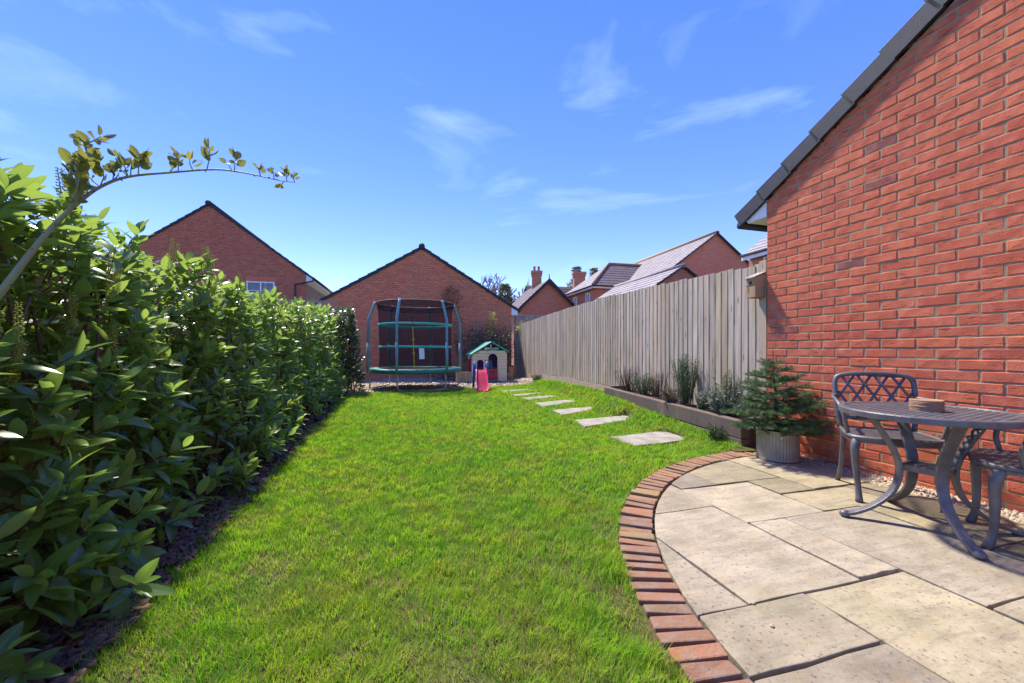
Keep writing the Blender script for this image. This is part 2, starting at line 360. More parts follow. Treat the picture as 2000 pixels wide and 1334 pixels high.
def np_mesh(name, V, Fq, mat, attrs=None, parent=None, smooth=False, kind=None):
    """V (n,3), Fq (m,3 or 4) numpy"""
    me = bpy.data.meshes.new(name); k = Fq.shape[1]; m = len(Fq)
    me.vertices.add(len(V)); me.vertices.foreach_set('co', V.astype(np.float32).ravel())
    me.loops.add(m * k); me.loops.foreach_set('vertex_index', Fq.astype(np.int32).ravel())
    me.polygons.add(m); me.polygons.foreach_set('loop_start', np.arange(0, m * k, k, dtype=np.int32))
    me.update(calc_edges=True); me.validate()
    for nme, arr in (attrs or {}).items():
        at = me.attributes.new(nme, 'FLOAT', 'POINT'); at.data.foreach_set('value', arr.astype(np.float32))
    if smooth: me.polygons.foreach_set('use_smooth', np.ones(len(me.polygons), dtype=bool))
    me.materials.append(MT[mat])
    o = bpy.data.objects.new(name, me); col.objects.link(o)
    if parent is not None: o.parent = parent; o.matrix_parent_inverse = Matrix.Translation(parent.location).inverted()
    if kind: o['kind'] = kind
    return o
def arc_pts(p0, p1, p2, n):     # quadratic bezier
    p0, p1, p2 = Vector(p0), Vector(p1), Vector(p2)
    return [p0 * (1 - t) ** 2 + p1 * 2 * t * (1 - t) + p2 * t * t for t in [i / n for i in range(n + 1)]]
def spline(pts, k=4):           # catmull-rom
    pts = [Vector(p) for p in pts]; q = [pts[0] * 2 - pts[1]] + pts + [pts[-1] * 2 - pts[-2]]; out = []
    for i in range(1, len(q) - 2):
        for j in range(k):
            t = j / k; a, b, c, d = q[i - 1], q[i], q[i + 1], q[i + 2]
            out.append(.5 * ((2 * b) + (c - a) * t + (2 * a - 5 * b + 4 * c - d) * t * t + (3 * b - a - 3 * c + d) * t ** 3))
    return out + [pts[-1]]

# ------------------------------------------------------------------ ground heights and outlines
ax_w, rt_w = axis(AW)            # patio / house wall axes
ax_f, rt_f = axis(AF)
ax_b, rt_b = axis(AB)
FENCE0 = Vector((2.68, 4.20, 0)); FLEN = 11.75
def fence_x(y): return FENCE0.x - math.tan(R(AF)) * (y - FENCE0.y)
def planter_x(y): return 2.33 - math.tan(R(AF)) * (y - 4.05)
def edge_x(y): return -1.03 - .30 * y          # left lawn edge
def gz(x, y):
    x = np.asarray(x, float); y = np.asarray(y, float)
    A = np.interp(y, [3.9, 5, 6.5, 10, 13, 15], [.03, .10, .19, .19, .08, .0])
    line = np.where(y < 7.1, 2.33 - math.tan(R(AF)) * (y - 4.05), FENCE0.x - math.tan(R(AF)) * (y - FENCE0.y))
    d = line - x
    z = A * 1.05 * (1 - sstep(.03, .55, d)) * (y > 3.8)
    z = z + .012 * np.sin(x * 3.1 + y * 1.3) * np.sin(y * 2.3 - x) * sstep(-.2, .8, x - edge_x(y))
    return z
PC = Vector((3.02, 1.56, 0)); R_OUT, R_IN = 2.515, 2.325      # brick edging arc
STONES = [[(1192, 850.4), (1296, 839), (1349, 855), (1240, 868)], [(1123, 820), (1221, 811), (1241.6, 818.4), (1141, 832.8)],
          [(1077, 799), (1153.6, 792), (1173, 796), (1097.6, 808)], [(1041.6, 786), (1105.6, 780), (1126, 783), (1059, 793.4)],
          [(1017.6, 776), (1077, 771), (1088, 773), (1032, 781)], [(997, 770), (1052, 765.8), (1060, 767.5), (1008, 772.6)], [(975, 762.2), (1030, 758.6), (1038, 760), (985, 764.2)]]
stone_q = [[G(*p, .02) for p in q] for q in STONES]
FARX = [-4.2, -3.5, -2.4, -1.0, .1, .75, 1.2]; FARY = [9.0, 9.2, 9.75, 10.45, 11.3, 12.1, 12.6]
def in_stone(x, y):
    r = np.zeros(np.shape(x), bool)
    for q in stone_q:
        ins = np.ones(np.shape(x), bool); c = sum(q, Vector()) / 4
        for i in range(4):
            a, b = q[i], q[(i + 1) % 4]
            sgn = (b.x - a.x) * (y - a.y) - (b.y - a.y) * (x - a.x); k = (b.x - a.x) * (c.y - a.y) - (b.y - a.y) * (c.x - a.x)
            ins &= (sgn * np.sign(k) > 0)
        r |= ins
    return r
def in_lawn(x, y):
    x = np.asarray(x); y = np.asarray(y)
    far = np.interp(x, FARX, FARY)
    lim = np.where(y < 7.1, 2.33 - math.tan(R(AF)) * (y - 4.05), FENCE0.x - math.tan(R(AF)) * (y - FENCE0.y) - .05)
    ok = (x > edge_x(y) + .03 * np.sin(y * 7) + .04 * np.sin(y * 2.3)) & (y < far + .06 * np.sin(x * 9)) & (x < lim)
    ok &= np.hypot(x - PC.x, y - PC.y) > R_OUT + .005
    ok &= ~((y < 4.0) & (x > 2.2))
    for q in stone_q:
        ins = np.ones(x.shape, bool); c = sum(q, Vector()) / 4
        for i in range(4):
            a, b = q[i], q[(i + 1) % 4]
            sgn = (b.x - a.x) * (y - a.y) - (b.y - a.y) * (x - a.x); sc_ = (b.x - a.x) * (c.y - a.y) - (b.y - a.y) * (c.x - a.x)
            ins &= (sgn * np.sign(sc_) > .012 * (b - a).length)
        ok &= ~ins
    return ok

# ------------------------------------------------------------------ SETTING: ground, lawn, beds
me = MB().add([(-900, -900, -.12), (900, -900, -.12), (900, 900, -.12), (-900, 900, -.12)], [(0, 1, 2, 3)]).build('ground', 'ground'); me['kind'] = 'structure'
def sheet(name, mat, x0, x1, y0, y1, st, dz, keep):
    xs = np.arange(x0, x1 + st, st); ys = np.arange(y0, y1 + st, st); X, Y = np.meshgrid(xs, ys); Z = gz(X, Y) + dz
    if name == 'lawn':
        for q in stone_q:
            c = sum(q, Vector()) / 4; near = np.hypot(X - c.x, Y - c.y) < .62; Z = np.where(near & in_stone(X, Y), np.minimum(Z, float(gz(c.x, c.y)) - .015), Z)
    V = np.stack([X, Y, Z], -1).reshape(-1, 3); ny, nx = X.shape
    i = np.arange(ny - 1)[:, None] * nx + np.arange(nx - 1)[None, :]
    Fq = np.stack([i, i + 1, i + nx + 1, i + nx], -1).reshape(-1, 4)
    cx = V[Fq].mean(1); Fq = Fq[keep(cx[:, 0], cx[:, 1])]
    used = np.unique(Fq); rm = -np.ones(len(V), int); rm[used] = np.arange(len(used))
    o = np_mesh(name, V[used], rm[Fq], mat, smooth=True); o['kind'] = 'structure'; return o
sheet('lawn', 'lawnbase', -4.6, 3.0, -1.5, 13, .1, -.016, lambda x, y: (x > edge_x(y) - .06) & (np.hypot(x - PC.x, y - PC.y) > R_OUT - .05) & (y < np.interp(x, FARX, FARY) + .1) & (x < np.where(y < 7.1, planter_x(y), 9) + .1) & ~((y < 4.0) & (x > 2.35)))
sheet('soil_bed', 'soil', -6.0, .2, -1.5, 11.0, .12, -.015, lambda x, y: (x < edge_x(y) + .1) & (x > edge_x(y) - 1.3))
sheet('gravel_bed', 'gravelbase', -5.0, 2.2, 8.8, 16.5, .12, -.03, lambda x, y: (y > np.interp(x, FARX, FARY) - .15))

# grass blades
def blades(area, dens, wid, hgt, seed):
    rs = np.random.RandomState(seed); x0, x1, y0, y1 = area; n = int((x1 - x0) * (y1 - y0) * dens)
    x = rs.uniform(x0, x1, n); y = rs.uniform(y0, y1, n)
    # sparse worn patches
    patch = np.sin(x * 5.1 + 1.3 * np.sin(y * 3.7)) * np.sin(y * 4.3 + 1.7 * np.sin(x * 2.9)) + .5 * np.sin(x * 13 + y * 9)
    wornk = np.clip((3.2 - y) / 1.9, 0, 1)
    keep = in_lawn(x, y) & (rs.rand(n) > np.clip((patch - .4) * 1.0, 0, .75) * wornk) & (np.abs(x) < y * 1.45 + .4)
    x, y, patch = x[keep], y[keep], patch[keep]; n = len(x)
    z = gz(x, y)
    tuft = np.exp(-(((x - .36) / .25) ** 2 + ((y - 1.75) / .22) ** 2)) + .8 * np.exp(-(((x - .42) / .14) ** 2 + ((y - 1.28) / .12) ** 2))
    cell = (np.floor(x / .055) * 928371 + np.floor(y / .055) * 364479).astype(np.int64) % 9973
    ch = np.random.RandomState(4).rand(9973)[cell]; ca_ = np.random.RandomState(5).rand(9973)[cell] * 6.283
    h = .012 + hgt * (.65 + .7 * ch) * rs.uniform(.5, 1.3, n) * (1 + .9 * tuft) * (1 - .25 * np.clip(patch, 0, 1))
    az = ca_ + rs.normal(0, 1.1, n); lean = rs.uniform(.15, 1.0, n) * h * 1.05
    ux, uy = np.cos(az), np.sin(az); px, py = -uy, ux
    wd = wid * rs.uniform(.6, 1.3, n) / 2
    b = np.stack([x, y, z - .018], -1); side = np.stack([px * wd, py * wd, np.zeros(n)], -1)
    mid = b + np.stack([ux * lean * .35, uy * lean * .35, h * .6], -1); tip = b + np.stack([ux * lean, uy * lean, h], -1)
    V = np.stack([b - side, b + side, mid + side * .8, mid - side * .8, tip], 1)
    tint = np.clip(rs.normal(.28, .22, n) + .35 * ch + .15 * np.sin(x * 2 + y * 1.5), 0, 1)
    dry = (rs.rand(n) < (.03 + .24 * wornk[keep] * (patch > .2) + .07 * wornk[keep])).astype(float) * rs.uniform(.4, 1, n)
    return V, tint, dry
VB, TB, DB = [], [], []
for i, (ar, dn, wd, hg) in enumerate([((-1.9, .8, .85, 1.7), 23000, .0026, .026), ((-2.3, 1.9, 1.7, 2.8), 16000, .0032, .027), ((-3.0, 2.3, 2.8, 5.2), 8500, .005, .03), ((-3.9, 2.3, 5.2, 8.0), 4500, .008, .038), ((-4.2, 1.8, 8.0, 12.7), 3000, .011, .04)]):
    a, b, c = blades(ar, dn, wd, hg, 20 + i); VB.append(a); TB.append(b); DB.append(c)
VB = np.concatenate(VB); TB = np.concatenate(TB); DB = np.concatenate(DB); nb = len(VB)
o5 = np.arange(nb)[:, None] * 5
Fq = np.concatenate([np.concatenate([o5 + 0, o5 + 1, o5 + 2], 1), np.concatenate([o5 + 0, o5 + 2, o5 + 3], 1), np.concatenate([o5 + 3, o5 + 2, o5 + 4], 1)])
gr = np_mesh('grass', VB.reshape(-1, 3), Fq, 'grass', {'tint': np.repeat(TB, 5), 'dry': np.repeat(DB, 5)})
tag(gr, 'short bright green lawn grass with worn straw patches', 'grass', kind='stuff')

# scattered pieces: bark chips and gravel
def scatter(name, mat, n, sampler, size, label, cat, flat=.45, seed=3):
    rs = np.random.RandomState(seed); P0 = sampler(rs, n); n = len(P0)
    base = np.array([(-1, -1, -1), (1, -1, -1), (1, 1, -1), (-1, 1, -1), (-.7, -.7, 1), (.7, -.7, 1), (.7, .7, 1), (-.7, .7, 1)], float) * .5
    sz = rs.uniform(.5, 1.3, (n, 1)) * size * np.stack([rs.uniform(.8, 1.6, n) , rs.uniform(.5, 1, n), np.full(n, flat) * rs.uniform(.6, 1.3, n)], -1)
    a = rs.uniform(0, 6.28, n); tx = rs.normal(0, .35, n); ty = rs.normal(0, .35, n)
    V = base[None] * sz[:, None, :] * (1 + .25 * rs.randn(n, 8, 1))
    c, s_ = np.cos(a)[:, None], np.sin(a)[:, None]
    X = V[..., 0] * c - V[..., 1] * s_; Y = V[..., 0] * s_ + V[..., 1] * c; Z = V[..., 2] + X * tx[:, None] + Y * ty[:, None]
    V = np.stack([X, Y, Z], -1) + P0[:, None, :]
    Fb = np.array([(0, 3, 2, 1), (4, 5, 6, 7), (0, 1, 5, 4), (1, 2, 6, 5), (2, 3, 7, 6), (3, 0, 4, 7)])
    Fq = (np.arange(n)[:, None, None] * 8 + Fb[None]).reshape(-1, 4)
    o = np_mesh(name, V.reshape(-1, 3), Fq, mat); tag(o, label, cat, kind='stuff'); return o
def bark_s(rs, n):
    y = rs.uniform(.7, 9.5, n) ** 1.0; y = .7 + (y - .7) * rs.rand(n) ** .8; d = rs.uniform(-.95, .07, n); x = edge_x(y) + d
    return np.stack([x, y, gz(x, y) + .004], -1)
scatter('bark_mulch', 'bark', 9000, bark_s, .035, 'brown bark chip mulch under the laurel hedge', 'mulch', .3, 5)
def gravel_s(rs, n):
    x = rs.uniform(-4.4, 1.2, n); y = rs.uniform(9, 14.8, n); k = (y > np.interp(x, FARX, FARY) + .0) & (x < fence_x(y)) & (x > -4.6 - .0 * y)
    x, y = x[k], y[k]; return np.stack([x, y, gz(x, y) - .022], -1)
scatter('gravel', 'gravel', 9000, gravel_s, .05, 'pale gravel around the playhouse and trampoline', 'gravel', .6, 6)
def gravel_w(rs, n):
    t = rs.uniform(-.5, 3.3, n); d = rs.uniform(3.44, 3.70, n) - .03 * rs.rand(n)
    x = ax_w.x * t + rt_w.x * d; y = ax_w.y * t + rt_w.y * d; return np.stack([x, y, np.full(n, -.012) + .03 * (d - 3.44)], -1)
scatter('wall_gravel', 'gravel', 5200, gravel_w, .024, 'strip of pale pebbles between the patio and the house wall', 'gravel', .6, 8)

# ------------------------------------------------------------------ patio: slabs and edging bricks
def pu(u, v, z=0): return Vector((ax_w.x * u + rt_w.x * v, ax_w.y * u + rt_w.y * v, z))
def clip_disc(poly, c, r, n=96):
    out = poly
    for k in range(n):
        a = 2 * math.pi * k / n; nx, ny = math.cos(a), math.sin(a); res = []
        f = lambda p: (p[0] - c.x) * nx + (p[1] - c.y) * ny - r * math.cos(math.pi / n)
        for i in range(len(out)):
            p, q = out[i], out[(i + 1) % len(out)]; fp, fq = f(p), f(q)
            if fp <= 0: res.append(p)
            if (fp < 0 < fq) or (fq < 0 < fp):
                t = fp / (fp - fq); res.append((p[0] + (q[0] - p[0]) * t, p[1] + (q[1] - p[1]) * t))
        out = res
        if not out: return []
    return out
base = [(PC.x + R_OUT * .992 * math.cos(a), PC.y + R_OUT * .992 * math.sin(a)) for a in [2 * math.pi * k / 96 for k in range(96)]]
wv = 3.70
def clip_half(poly, fn):
    res = []
    for i in range(len(poly)):
        p, q = poly[i], poly[(i + 1) % len(poly)]; fp, fq = fn(p), fn(q)
        if fp <= 0: res.append(p)
        if (fp < 0 < fq) or (fq < 0 < fp):
            t = fp / (fp - fq); res.append((p[0] + (q[0] - p[0]) * t, p[1] + (q[1] - p[1]) * t))
    return res
base = clip_half(base, lambda p: p[0] * rt_w.x + p[1] * rt_w.y - wv)
patio = MB().prism([Vector((x, y, -.10)) for x, y in base], (0, 0, .075)).build('patio', 'joint'); patio['kind'] = 'structure'
SL = [(1.255, 2.098, 1.34, 1.945), (1.255, 2.05, .90, 1.328), (2.11, 2.78, 1.25, 1.96), (1.848, 2.415, 1.958, 2.555), (2.427, 3.0, 1.972, 2.285), (2.44, 3.25, 2.297, 2.885),
      (2.155, 2.425, 2.568, 2.885), (2.165, 3.20, 2.898, 3.47), (1.856, 2.143, 2.568, 3.16), (1.870, 2.153, 3.172, 3.47), (1.266, 1.836, 1.958, 2.205), (.985, 1.843, 2.218, 2.848), (1.272, 1.858, 2.86, 3.47),
      (.968, 1.243, .80, 1.598), (.36, 1.243, 1.612, 2.203), (.36, .955, .70, 1.598), (.40, .972, 2.218, 2.848), (.68, 1.26, 2.86, 3.47), (-.25, .39, 2.218, 2.848), (.08, .668, 2.86, 3.47), (-.5, .07, 2.86, 3.47), (-.25, .348, 1.612, 2.203), (-.25, .348, .95, 1.598)]
for i, (u0, u1, v0, v1) in enumerate(SL):
    j = lambda: rnd.uniform(-.005, .004)
    edge = []
    for (ua, va, ub, vb) in ((u0, v0, u0, v1), (u0, v1, u1, v1), (u1, v1, u1, v0), (u1, v0, u0, v0)):
        for k in range(5):
            t = k / 5; p = pu(lerp(ua, ub, t) + j(), lerp(va, vb, t) + j()); edge.append((p.x, p.y))
    poly = clip_disc(edge, PC, R_IN - .008)
    if len(poly) < 3: continue
    if sum(poly[k][0] * poly[(k + 1) % len(poly)][1] - poly[(k + 1) % len(poly)][0] * poly[k][1] for k in range(len(poly))) < 0: poly = poly[::-1]
    dz = rnd.uniform(-.004, .003)
    o = MB().prism([Vector((x, y, -.04)) for x, y in poly], (0, 0, .04 + dz)).build('paving_slab', 'slab', patio, bevel=.004)
# curved edging
nE = 66
for k in range(nE):
    a = R(100) + k * .0755 / 2.42
    if a > R(222): break
    ca, sa = math.cos(a), math.sin(a); rm = (R_IN + R_OUT) / 2
    c = PC + Vector((ca * rm, sa * rm, -.045 + rnd.uniform(-.004, .005)))
    m = Matrix.Rotation(a + rnd.uniform(-.03, .03), 3, 'Z') @ Matrix.Rotation(rnd.uniform(-.02, .02), 3, 'X')
    b = MB(); b.box((0, 0, 0), (.184 + rnd.uniform(-.014, .008), .061 + rnd.uniform(-.006, .003), .10))
    b.v = [tuple(m @ Vector((x + rnd.uniform(-.004, .004), y + rnd.uniform(-.003, .003), z + rnd.uniform(-.006, .005))) + c) for x, y, z in b.v]
    b.build('edging_brick', 'edgebrick', patio, bevel=.006)
# stepping stones
for i, q in enumerate(stone_q):
    c = sum(q, Vector()) / 4; top = .012
    pl = []
    for k in range(4):
        a, b = q[k], q[(k + 1) % 4]
        for t in (0, .25, .5, .75): p = a.lerp(b, t); pl.append(Vector((p.x + rnd.uniform(-.008, .008), p.y + rnd.uniform(-.008, .008), float(gz(c.x, c.y)) - .03)))
    o = MB().prism(pl, (0, 0, .03 + top)).build('stepping_stone', 'stone', bevel=.006)
    tag(o, ['wide stepping stone set in the grass nearest the raised planter', 'stepping stone second along the lawn path from the patio', 'stepping stone third along the lawn path from the patio', 'stepping stone fourth along the lawn path from the patio', 'stepping stone fifth along the lawn path from the patio', 'thin stepping stone second from the gravel end of the path', 'last stepping stone beside the gravel in front of the playhouse'][i], 'stepping stone', 'stepping stones across the lawn')
for (px, py, nm) in ((1472, 1181, 'tiny white pebble lying on a slab joint'), (1508, 1226, 'tiny white pebble lying on the tan slab')):
    p = G(px, py); b = MB().revolve((p.x, p.y, .002), [(.0, 0), (.007, .001), (.0085, .004), (.005, .008), (0, .009)], 8).build('pebble', 'gravel', smooth=True); tag(b, nm, 'pebble')

# ------------------------------------------------------------------ brick builder
def brick_variants(L, H, D, n):
    out = []
    for k in range(n):
        b = MB(); xs = [-L / 2, -L / 2 + .005, -L / 6, L / 6, L / 2 - .005, L / 2]; zs = [0, .004, H - .004, H]
        vs = []; 
        for zi, z in enumerate(zs):
            for xi, x in enumerate(xs):
                e = xi in (0, 5) or zi in (0, 3)
                vs.append((x + rnd.uniform(-.0012, .0012), (-.004 if not e else 0) + rnd.uniform(-.0015, .0015), z + rnd.uniform(-.001, .001)))
        fs = [(i * 6 + j, i * 6 + j + 1, (i + 1) * 6 + j + 1, (i + 1) * 6 + j) for i in range(3) for j in range(5)]
        nb_ = len(vs); vs += [(-L / 2, D, 0), (L / 2, D, 0), (L / 2, D, H), (-L / 2, D, H)]
        fs += [(nb_, nb_ + 1, 5, 4, 3, 2, 1, 0), (18, 19, 20, 21, 22, 23, nb_ + 2, nb_ + 3), (0, 6, 12, 18, nb_ + 3, nb_), (nb_ + 1, nb_ + 2, 23, 17, 11, 5)]
        me = bpy.data.meshes.new('brick'); me.from_pydata(vs, [], fs); me.update(); me.materials.append(MT['brick']); out.append(me)
    return out
V_ST = brick_variants(.215, .065, .06, 8); V_HD = brick_variants(.1025, .065, .06, 4)

def layout_bricks(u0, u1, z0, z1, top, holes=()):
    """stretcher bond: yields (u_start, u_end, z0, z1L, z1R, full)"""
    k = 0; z = z0
    while z < z1:
        u = u0; first = True
        while u < u1 - .02:
            L = .1025 if (first and k % 2) else .215
            e = min(u + L, u1); zt = z + .065; ta, tb = top(u), top(e)
            zl, zr = min(zt, ta), min(zt, tb); first = False
            hole = any(h[0] < (u + e) / 2 < h[1] and h[2] < z + .03 < h[3] for h in holes)
            if not hole and max(zl, zr) > z + .012:
                yield (u, e, z, max(zl, z + .002), max(zr, z + .002), abs(e - u - L) < 1e-4 and zl == zt and zr == zt)
            u = e + .01
        z += .075; k += 1
def brickwork(org, ud, nd, bricks):
    """joined brickwork with an own tint per brick"""
    vs, fs, ts = [], [], []
    for (u, e, z, zl, zr, full) in bricks:
        b = len(vs); t = rnd.random(); j = rnd.uniform(-.0015, .0015); i_ = .004
        for (uu, zz, dd) in ((u, z, -.0), (e, z, -.0), (e, zr, 0), (u, zl, 0), (u + i_, z + i_, .005 + j), (e - i_, z + i_, .005 + j), (e - i_, max(zr - i_, z + i_), .005 + j), (u + i_, max(zl - i_, z + i_), .005 + j), (u, z, -.02), (e, z, -.02), (e, zr, -.02), (u, zl, -.02)):
            vs.append(org + ud * uu + nd * (dd + .006) + Vector((0, 0, zz))); ts.append(t)
        fs += [(b + 4, b + 5, b + 6, b + 7)] + [(b + q, b + (q + 1) % 4, b + 4 + (q + 1) % 4, b + 4 + q) for q in range(4)] + [(b + 8 + q, b + 8 + (q + 1) % 4, b + (q + 1) % 4, b + q) for q in range(4)]
    m = MB(); m.v = [tuple(v) for v in vs]; m.f = fs; m.t = ts; return m

# ------------------------------------------------------------------ RIGHT HOUSE: wall with single bricks, verge, eaves
HC = Vector((2.645, 4.125, 0)); d_h = -ax_w; n_h = -rt_w          # along wall towards camera, outward normal
TANP = .60; PITCH = math.atan(TANP)
house = thing('brick_house', 'red brick house gable wall with dark verge tiles beside the patio', 'house', (HC.x, HC.y, 0))
WL = 6.2; RID = 3.4
def zline(u): return 2.55 + TANP * u if u < RID else 2.55 + TANP * (2 * RID - u)
poly = [HC + n_h * .0012 + d_h * .004 + Vector((0, 0, -.2)), HC + n_h * .0012 + d_h * (2 * RID) + Vector((0, 0, -.2)), HC + n_h * .0012 + d_h * (2 * RID) + Vector((0, 0, 2.54)), HC + n_h * .0012 + d_h * RID + Vector((0, 0, zline(RID) - .01)), HC + n_h * .0012 + d_h * .004 + Vector((0, 0, 2.54))]
MB().prism(poly, rt_w * 5.0).build('wall', 'mortar', house)
cand = list(layout_bricks(0, WL, -.105, 4.7, zline))
def vis(u, z):
    p = HC + d_h * u + Vector((0, 0, z))
    if p.y < .3: return 0
    x = 1000 + FP * p.x / p.y; y = HZ - FP * (p.z - 1) / p.y
    return (1 / p.y) if (x < 2040 and -60 < y < 1030) else 0
cand.sort(key=lambda b: -vis((b[0] + b[1]) / 2, b[2]))
rest = []; cnt = 0
Rw = Matrix((d_h, -n_h, Vector((0, 0, 1)))).transposed()
for b in cand:
    L = b[1] - b[0]; okfull = b[5] and vis((b[0] + b[1]) / 2, b[2]) > 0
    if okfull and cnt < 300:
        me = rnd.choice(V_ST if L > .15 else V_HD); o = link('brick', me, house, False)
        mw = Matrix.Translation(HC + d_h * ((b[0] + b[1]) / 2) + n_h * rnd.uniform(-.0015, .0025) + Vector((0, 0, b[2]))) @ Rw.to_4x4()
        o.matrix_parent_inverse = Matrix.Translation(house.location).inverted(); o.matrix_basis = mw; cnt += 1
    else: rest.append(b)
brickwork(HC - n_h * .006, d_h, n_h, rest).build('brickwork', 'brick', house, kind='stuff')
# far return wall of the house, faces away along the garden
# eaves: boxed white end, soffit, fascia, gutter
e0 = HC + n_h * .02
slope = lambda u, z: Vector((0, 0, z))
MB().prism([HC + n_h * .008 + d_h * a + Vector((0, 0, z)) for a, z in ((-.005, 2.385), (-.235, 2.385), (-.235, 2.43), (-.005, 2.56))], rt_w * 5.0).build('eaves_box', 'white', house)
# verge tiles: stepped overlapping dark pieces along the rake
k = 0; u = -.31
vt = Vector((d_h.x * math.cos(PITCH), d_h.y * math.cos(PITCH), math.sin(PITCH))); vn = Vector((-d_h.x * math.sin(PITCH), -d_h.y * math.sin(PITCH), math.cos(PITCH)))
while u < RID:
    a = HC + d_h * u + Vector((0, 0, zline(u) + .02)); L = .345 if u > -.3 else .34
    b = MB(); o0 = n_h * .042
    # vertical cloak
    b.prism([a + o0 - vn * .015 + vn * .0, a + o0 + vt * (L + .012) - vn * .028, a + o0 + vt * (L + .012) + vn * .118, a + o0 + vn * .145], rt_w * .03)
    # top of the tile
    b.prism([a + o0 + vn * .130, a + o0 + vt * (L + .012) + vn * .103, a + o0 + vt * (L + .012) + vn * .118 , a + o0 + vn * .147], rt_w * .33)
    b.build('verge_tile', 'verge', house, bevel=.004); u += .28 if u > -.3 else .28
rf = MB(); a = HC + d_h * -.30 - n_h * .02 + Vector((0, 0, zline(-.30) + .10))
rf.prism([a, a + vt * (RID + .3) / math.cos(PITCH), a + vt * (RID + .3) / math.cos(PITCH) + vn * .03, a + vn * .03], rt_w * 5.0)
rf.build('roof', 'verge', house)
gt = MB(); g0 = HC + d_h * -.345 + n_h * .0 + Vector((0, 0, 2.40))
gt.tube([g0, g0 + rt_w * 5.0], .045, 10); gt.build('gutter', 'pipe', house, smooth=True)

# ------------------------------------------------------------------ generic far house pieces
def roof_plane(mb, e0, e1, r0, r1, n, th=.035, lift=.022):
    e0, e1, r0, r1 = map(Vector, (e0, e1, r0, r1)); nn = (e1 - e0).cross(r0 - e0).normalized()
    if nn.z < 0: nn = -nn
    for i in range(n):
        a, b = i / n, min(1, (i + 1.08) / n)
        p = [e0.lerp(r0, a), e1.lerp(r1, a), e1.lerp(r1, b), e0.lerp(r0, b)]
        top = [p[0] + nn * (th + lift), p[1] + nn * (th + lift), p[2] + nn * th, p[3] + nn * th]
        mb.add(p + top, [(4, 5, 6, 7), (0, 1, 5, 4), (1, 2, 6, 5), (3, 0, 4, 7), (0, 3, 2, 1)])
    return mb
def window(parent, c, ud, nd, wd, ht, panes=2, name='window'):
    """white casement proud of the wall; c = centre of the bottom edge"""
    fr = MB(); t = .06; z = Vector((0, 0, 1)); rm = Matrix((ud, nd, z)).transposed()
    for (u0, u1, z0, z1) in [(-wd / 2, wd / 2, 0, t), (-wd / 2, wd / 2, ht - t, ht), (-wd / 2, -wd / 2 + t, t, ht - t), (wd / 2 - t, wd / 2, t, ht - t)] + [(-wd / 2 + wd * k / panes - .03, -wd / 2 + wd * k / panes + .03, t, ht - t) for k in range(1, panes)] + [(-wd / 2 + t, wd / 2 - t, ht * .62, ht * .62 + .03)]:
        fr.box(c + ud * (u0 + u1) / 2 + z * (z0 + z1) / 2 + nd * .012, (u1 - u0, .07, z1 - z0), rm)
    f = fr.build(name, 'white', parent)
    g = MB().box(c + z * ht / 2 - nd * .012, (wd - .06, .02, ht - .06), rm).build('pane', 'glass', parent); g.parent = f; g.matrix_parent_inverse = Matrix.Translation(f.location).inverted()
    MB().box(c + nd * .05 - z * .03, (wd + .1, .12, .05), rm).build('sill', 'white', parent)
    return f
def rake_tiles(parent, A, B, outv, n, mat='verge', th=.10, dep=.30):
    """stepped verge pieces from eave point A to ridge point B; outv = towards the viewer"""
    A, B = Vector(A), Vector(B); d = (B - A); L = d.length / n; d.normalize(); nn = d.cross(outv).normalized()
    if nn.z < 0: nn = -nn
    for i in range(n):
        a = A + d * (L * i); b = MB()
        b.prism([a - nn * .0 + outv * .06, a + d * (L * 1.03) + outv * .06 - nn * .02, a + d * (L * 1.03) + outv * .06 + nn * (th - .025), a + outv * .06 + nn * th], outv * -dep)
        b.build('verge_tile', mat, parent)

# ------------------------------------------------------------------ BACK GARAGE (faces us)
GC = Vector((-.02, 15.7, 0)) ; ul = -rt_b; nf = -ax_b               # right corner, going left, facing viewer
GW = 6.9; EZ, RZ = 2.70, 4.78
garage = thing('brick_garage', 'low red brick garage gable behind the trampoline', 'garage', GC)
def gline(u): return EZ + (RZ - EZ) * (1 - abs(u - GW / 2) / (GW / 2))
pl = [GC - nf * .004 + ul * a + Vector((0, 0, z)) for a, z in ((.004, -.2), (GW, -.2), (GW, EZ - .01), (GW / 2, RZ - .02), (.004, EZ - .01))]
MB().prism(pl, ax_b * 6.0).build('wall', 'mortar', garage)
brickwork(GC, ul, nf, list(layout_bricks(0, GW, -.15, RZ, gline))).build('brickwork', 'brick_b', garage, kind='stuff')
ov = .28; sl = (RZ - EZ) / (GW / 2)
Ea, Eb, Rg = GC + ul * -ov + Vector((0, 0, EZ - ov * sl + .0)), GC + ul * (GW + ov) + Vector((0, 0, EZ - ov * sl)), GC + ul * (GW / 2) + Vector((0, 0, RZ))
rake_tiles(garage, Ea, Rg, nf, 12); rake_tiles(garage, Eb, Rg, nf, 12)
rp = MB(); roof_plane(rp, Ea, Ea + ax_b * 6.2, Rg, Rg + ax_b * 6.2, 12); roof_plane(rp, Eb, Eb + ax_b * 6.2, Rg, Rg + ax_b * 6.2, 12); rp.build('roof', 'verge', garage)
rt = MB(); rt.tube([Rg + nf * .09 + Vector((0, 0, .075)), Rg + ax_b * 6.2 + Vector((0, 0, .075))], .115, 10); rt.build('ridge_tile', 'verge', garage, smooth=True)
bx = MB(); bx.prism([GC + nf * .02 + ul * a + Vector((0, 0, z)) for a, z in ((0, EZ - .32), (-.25, EZ - .32), (-.25, EZ - .13), (0, EZ + .0))], ax_b * 6.2); bx.build('eaves_box', 'white', garage)
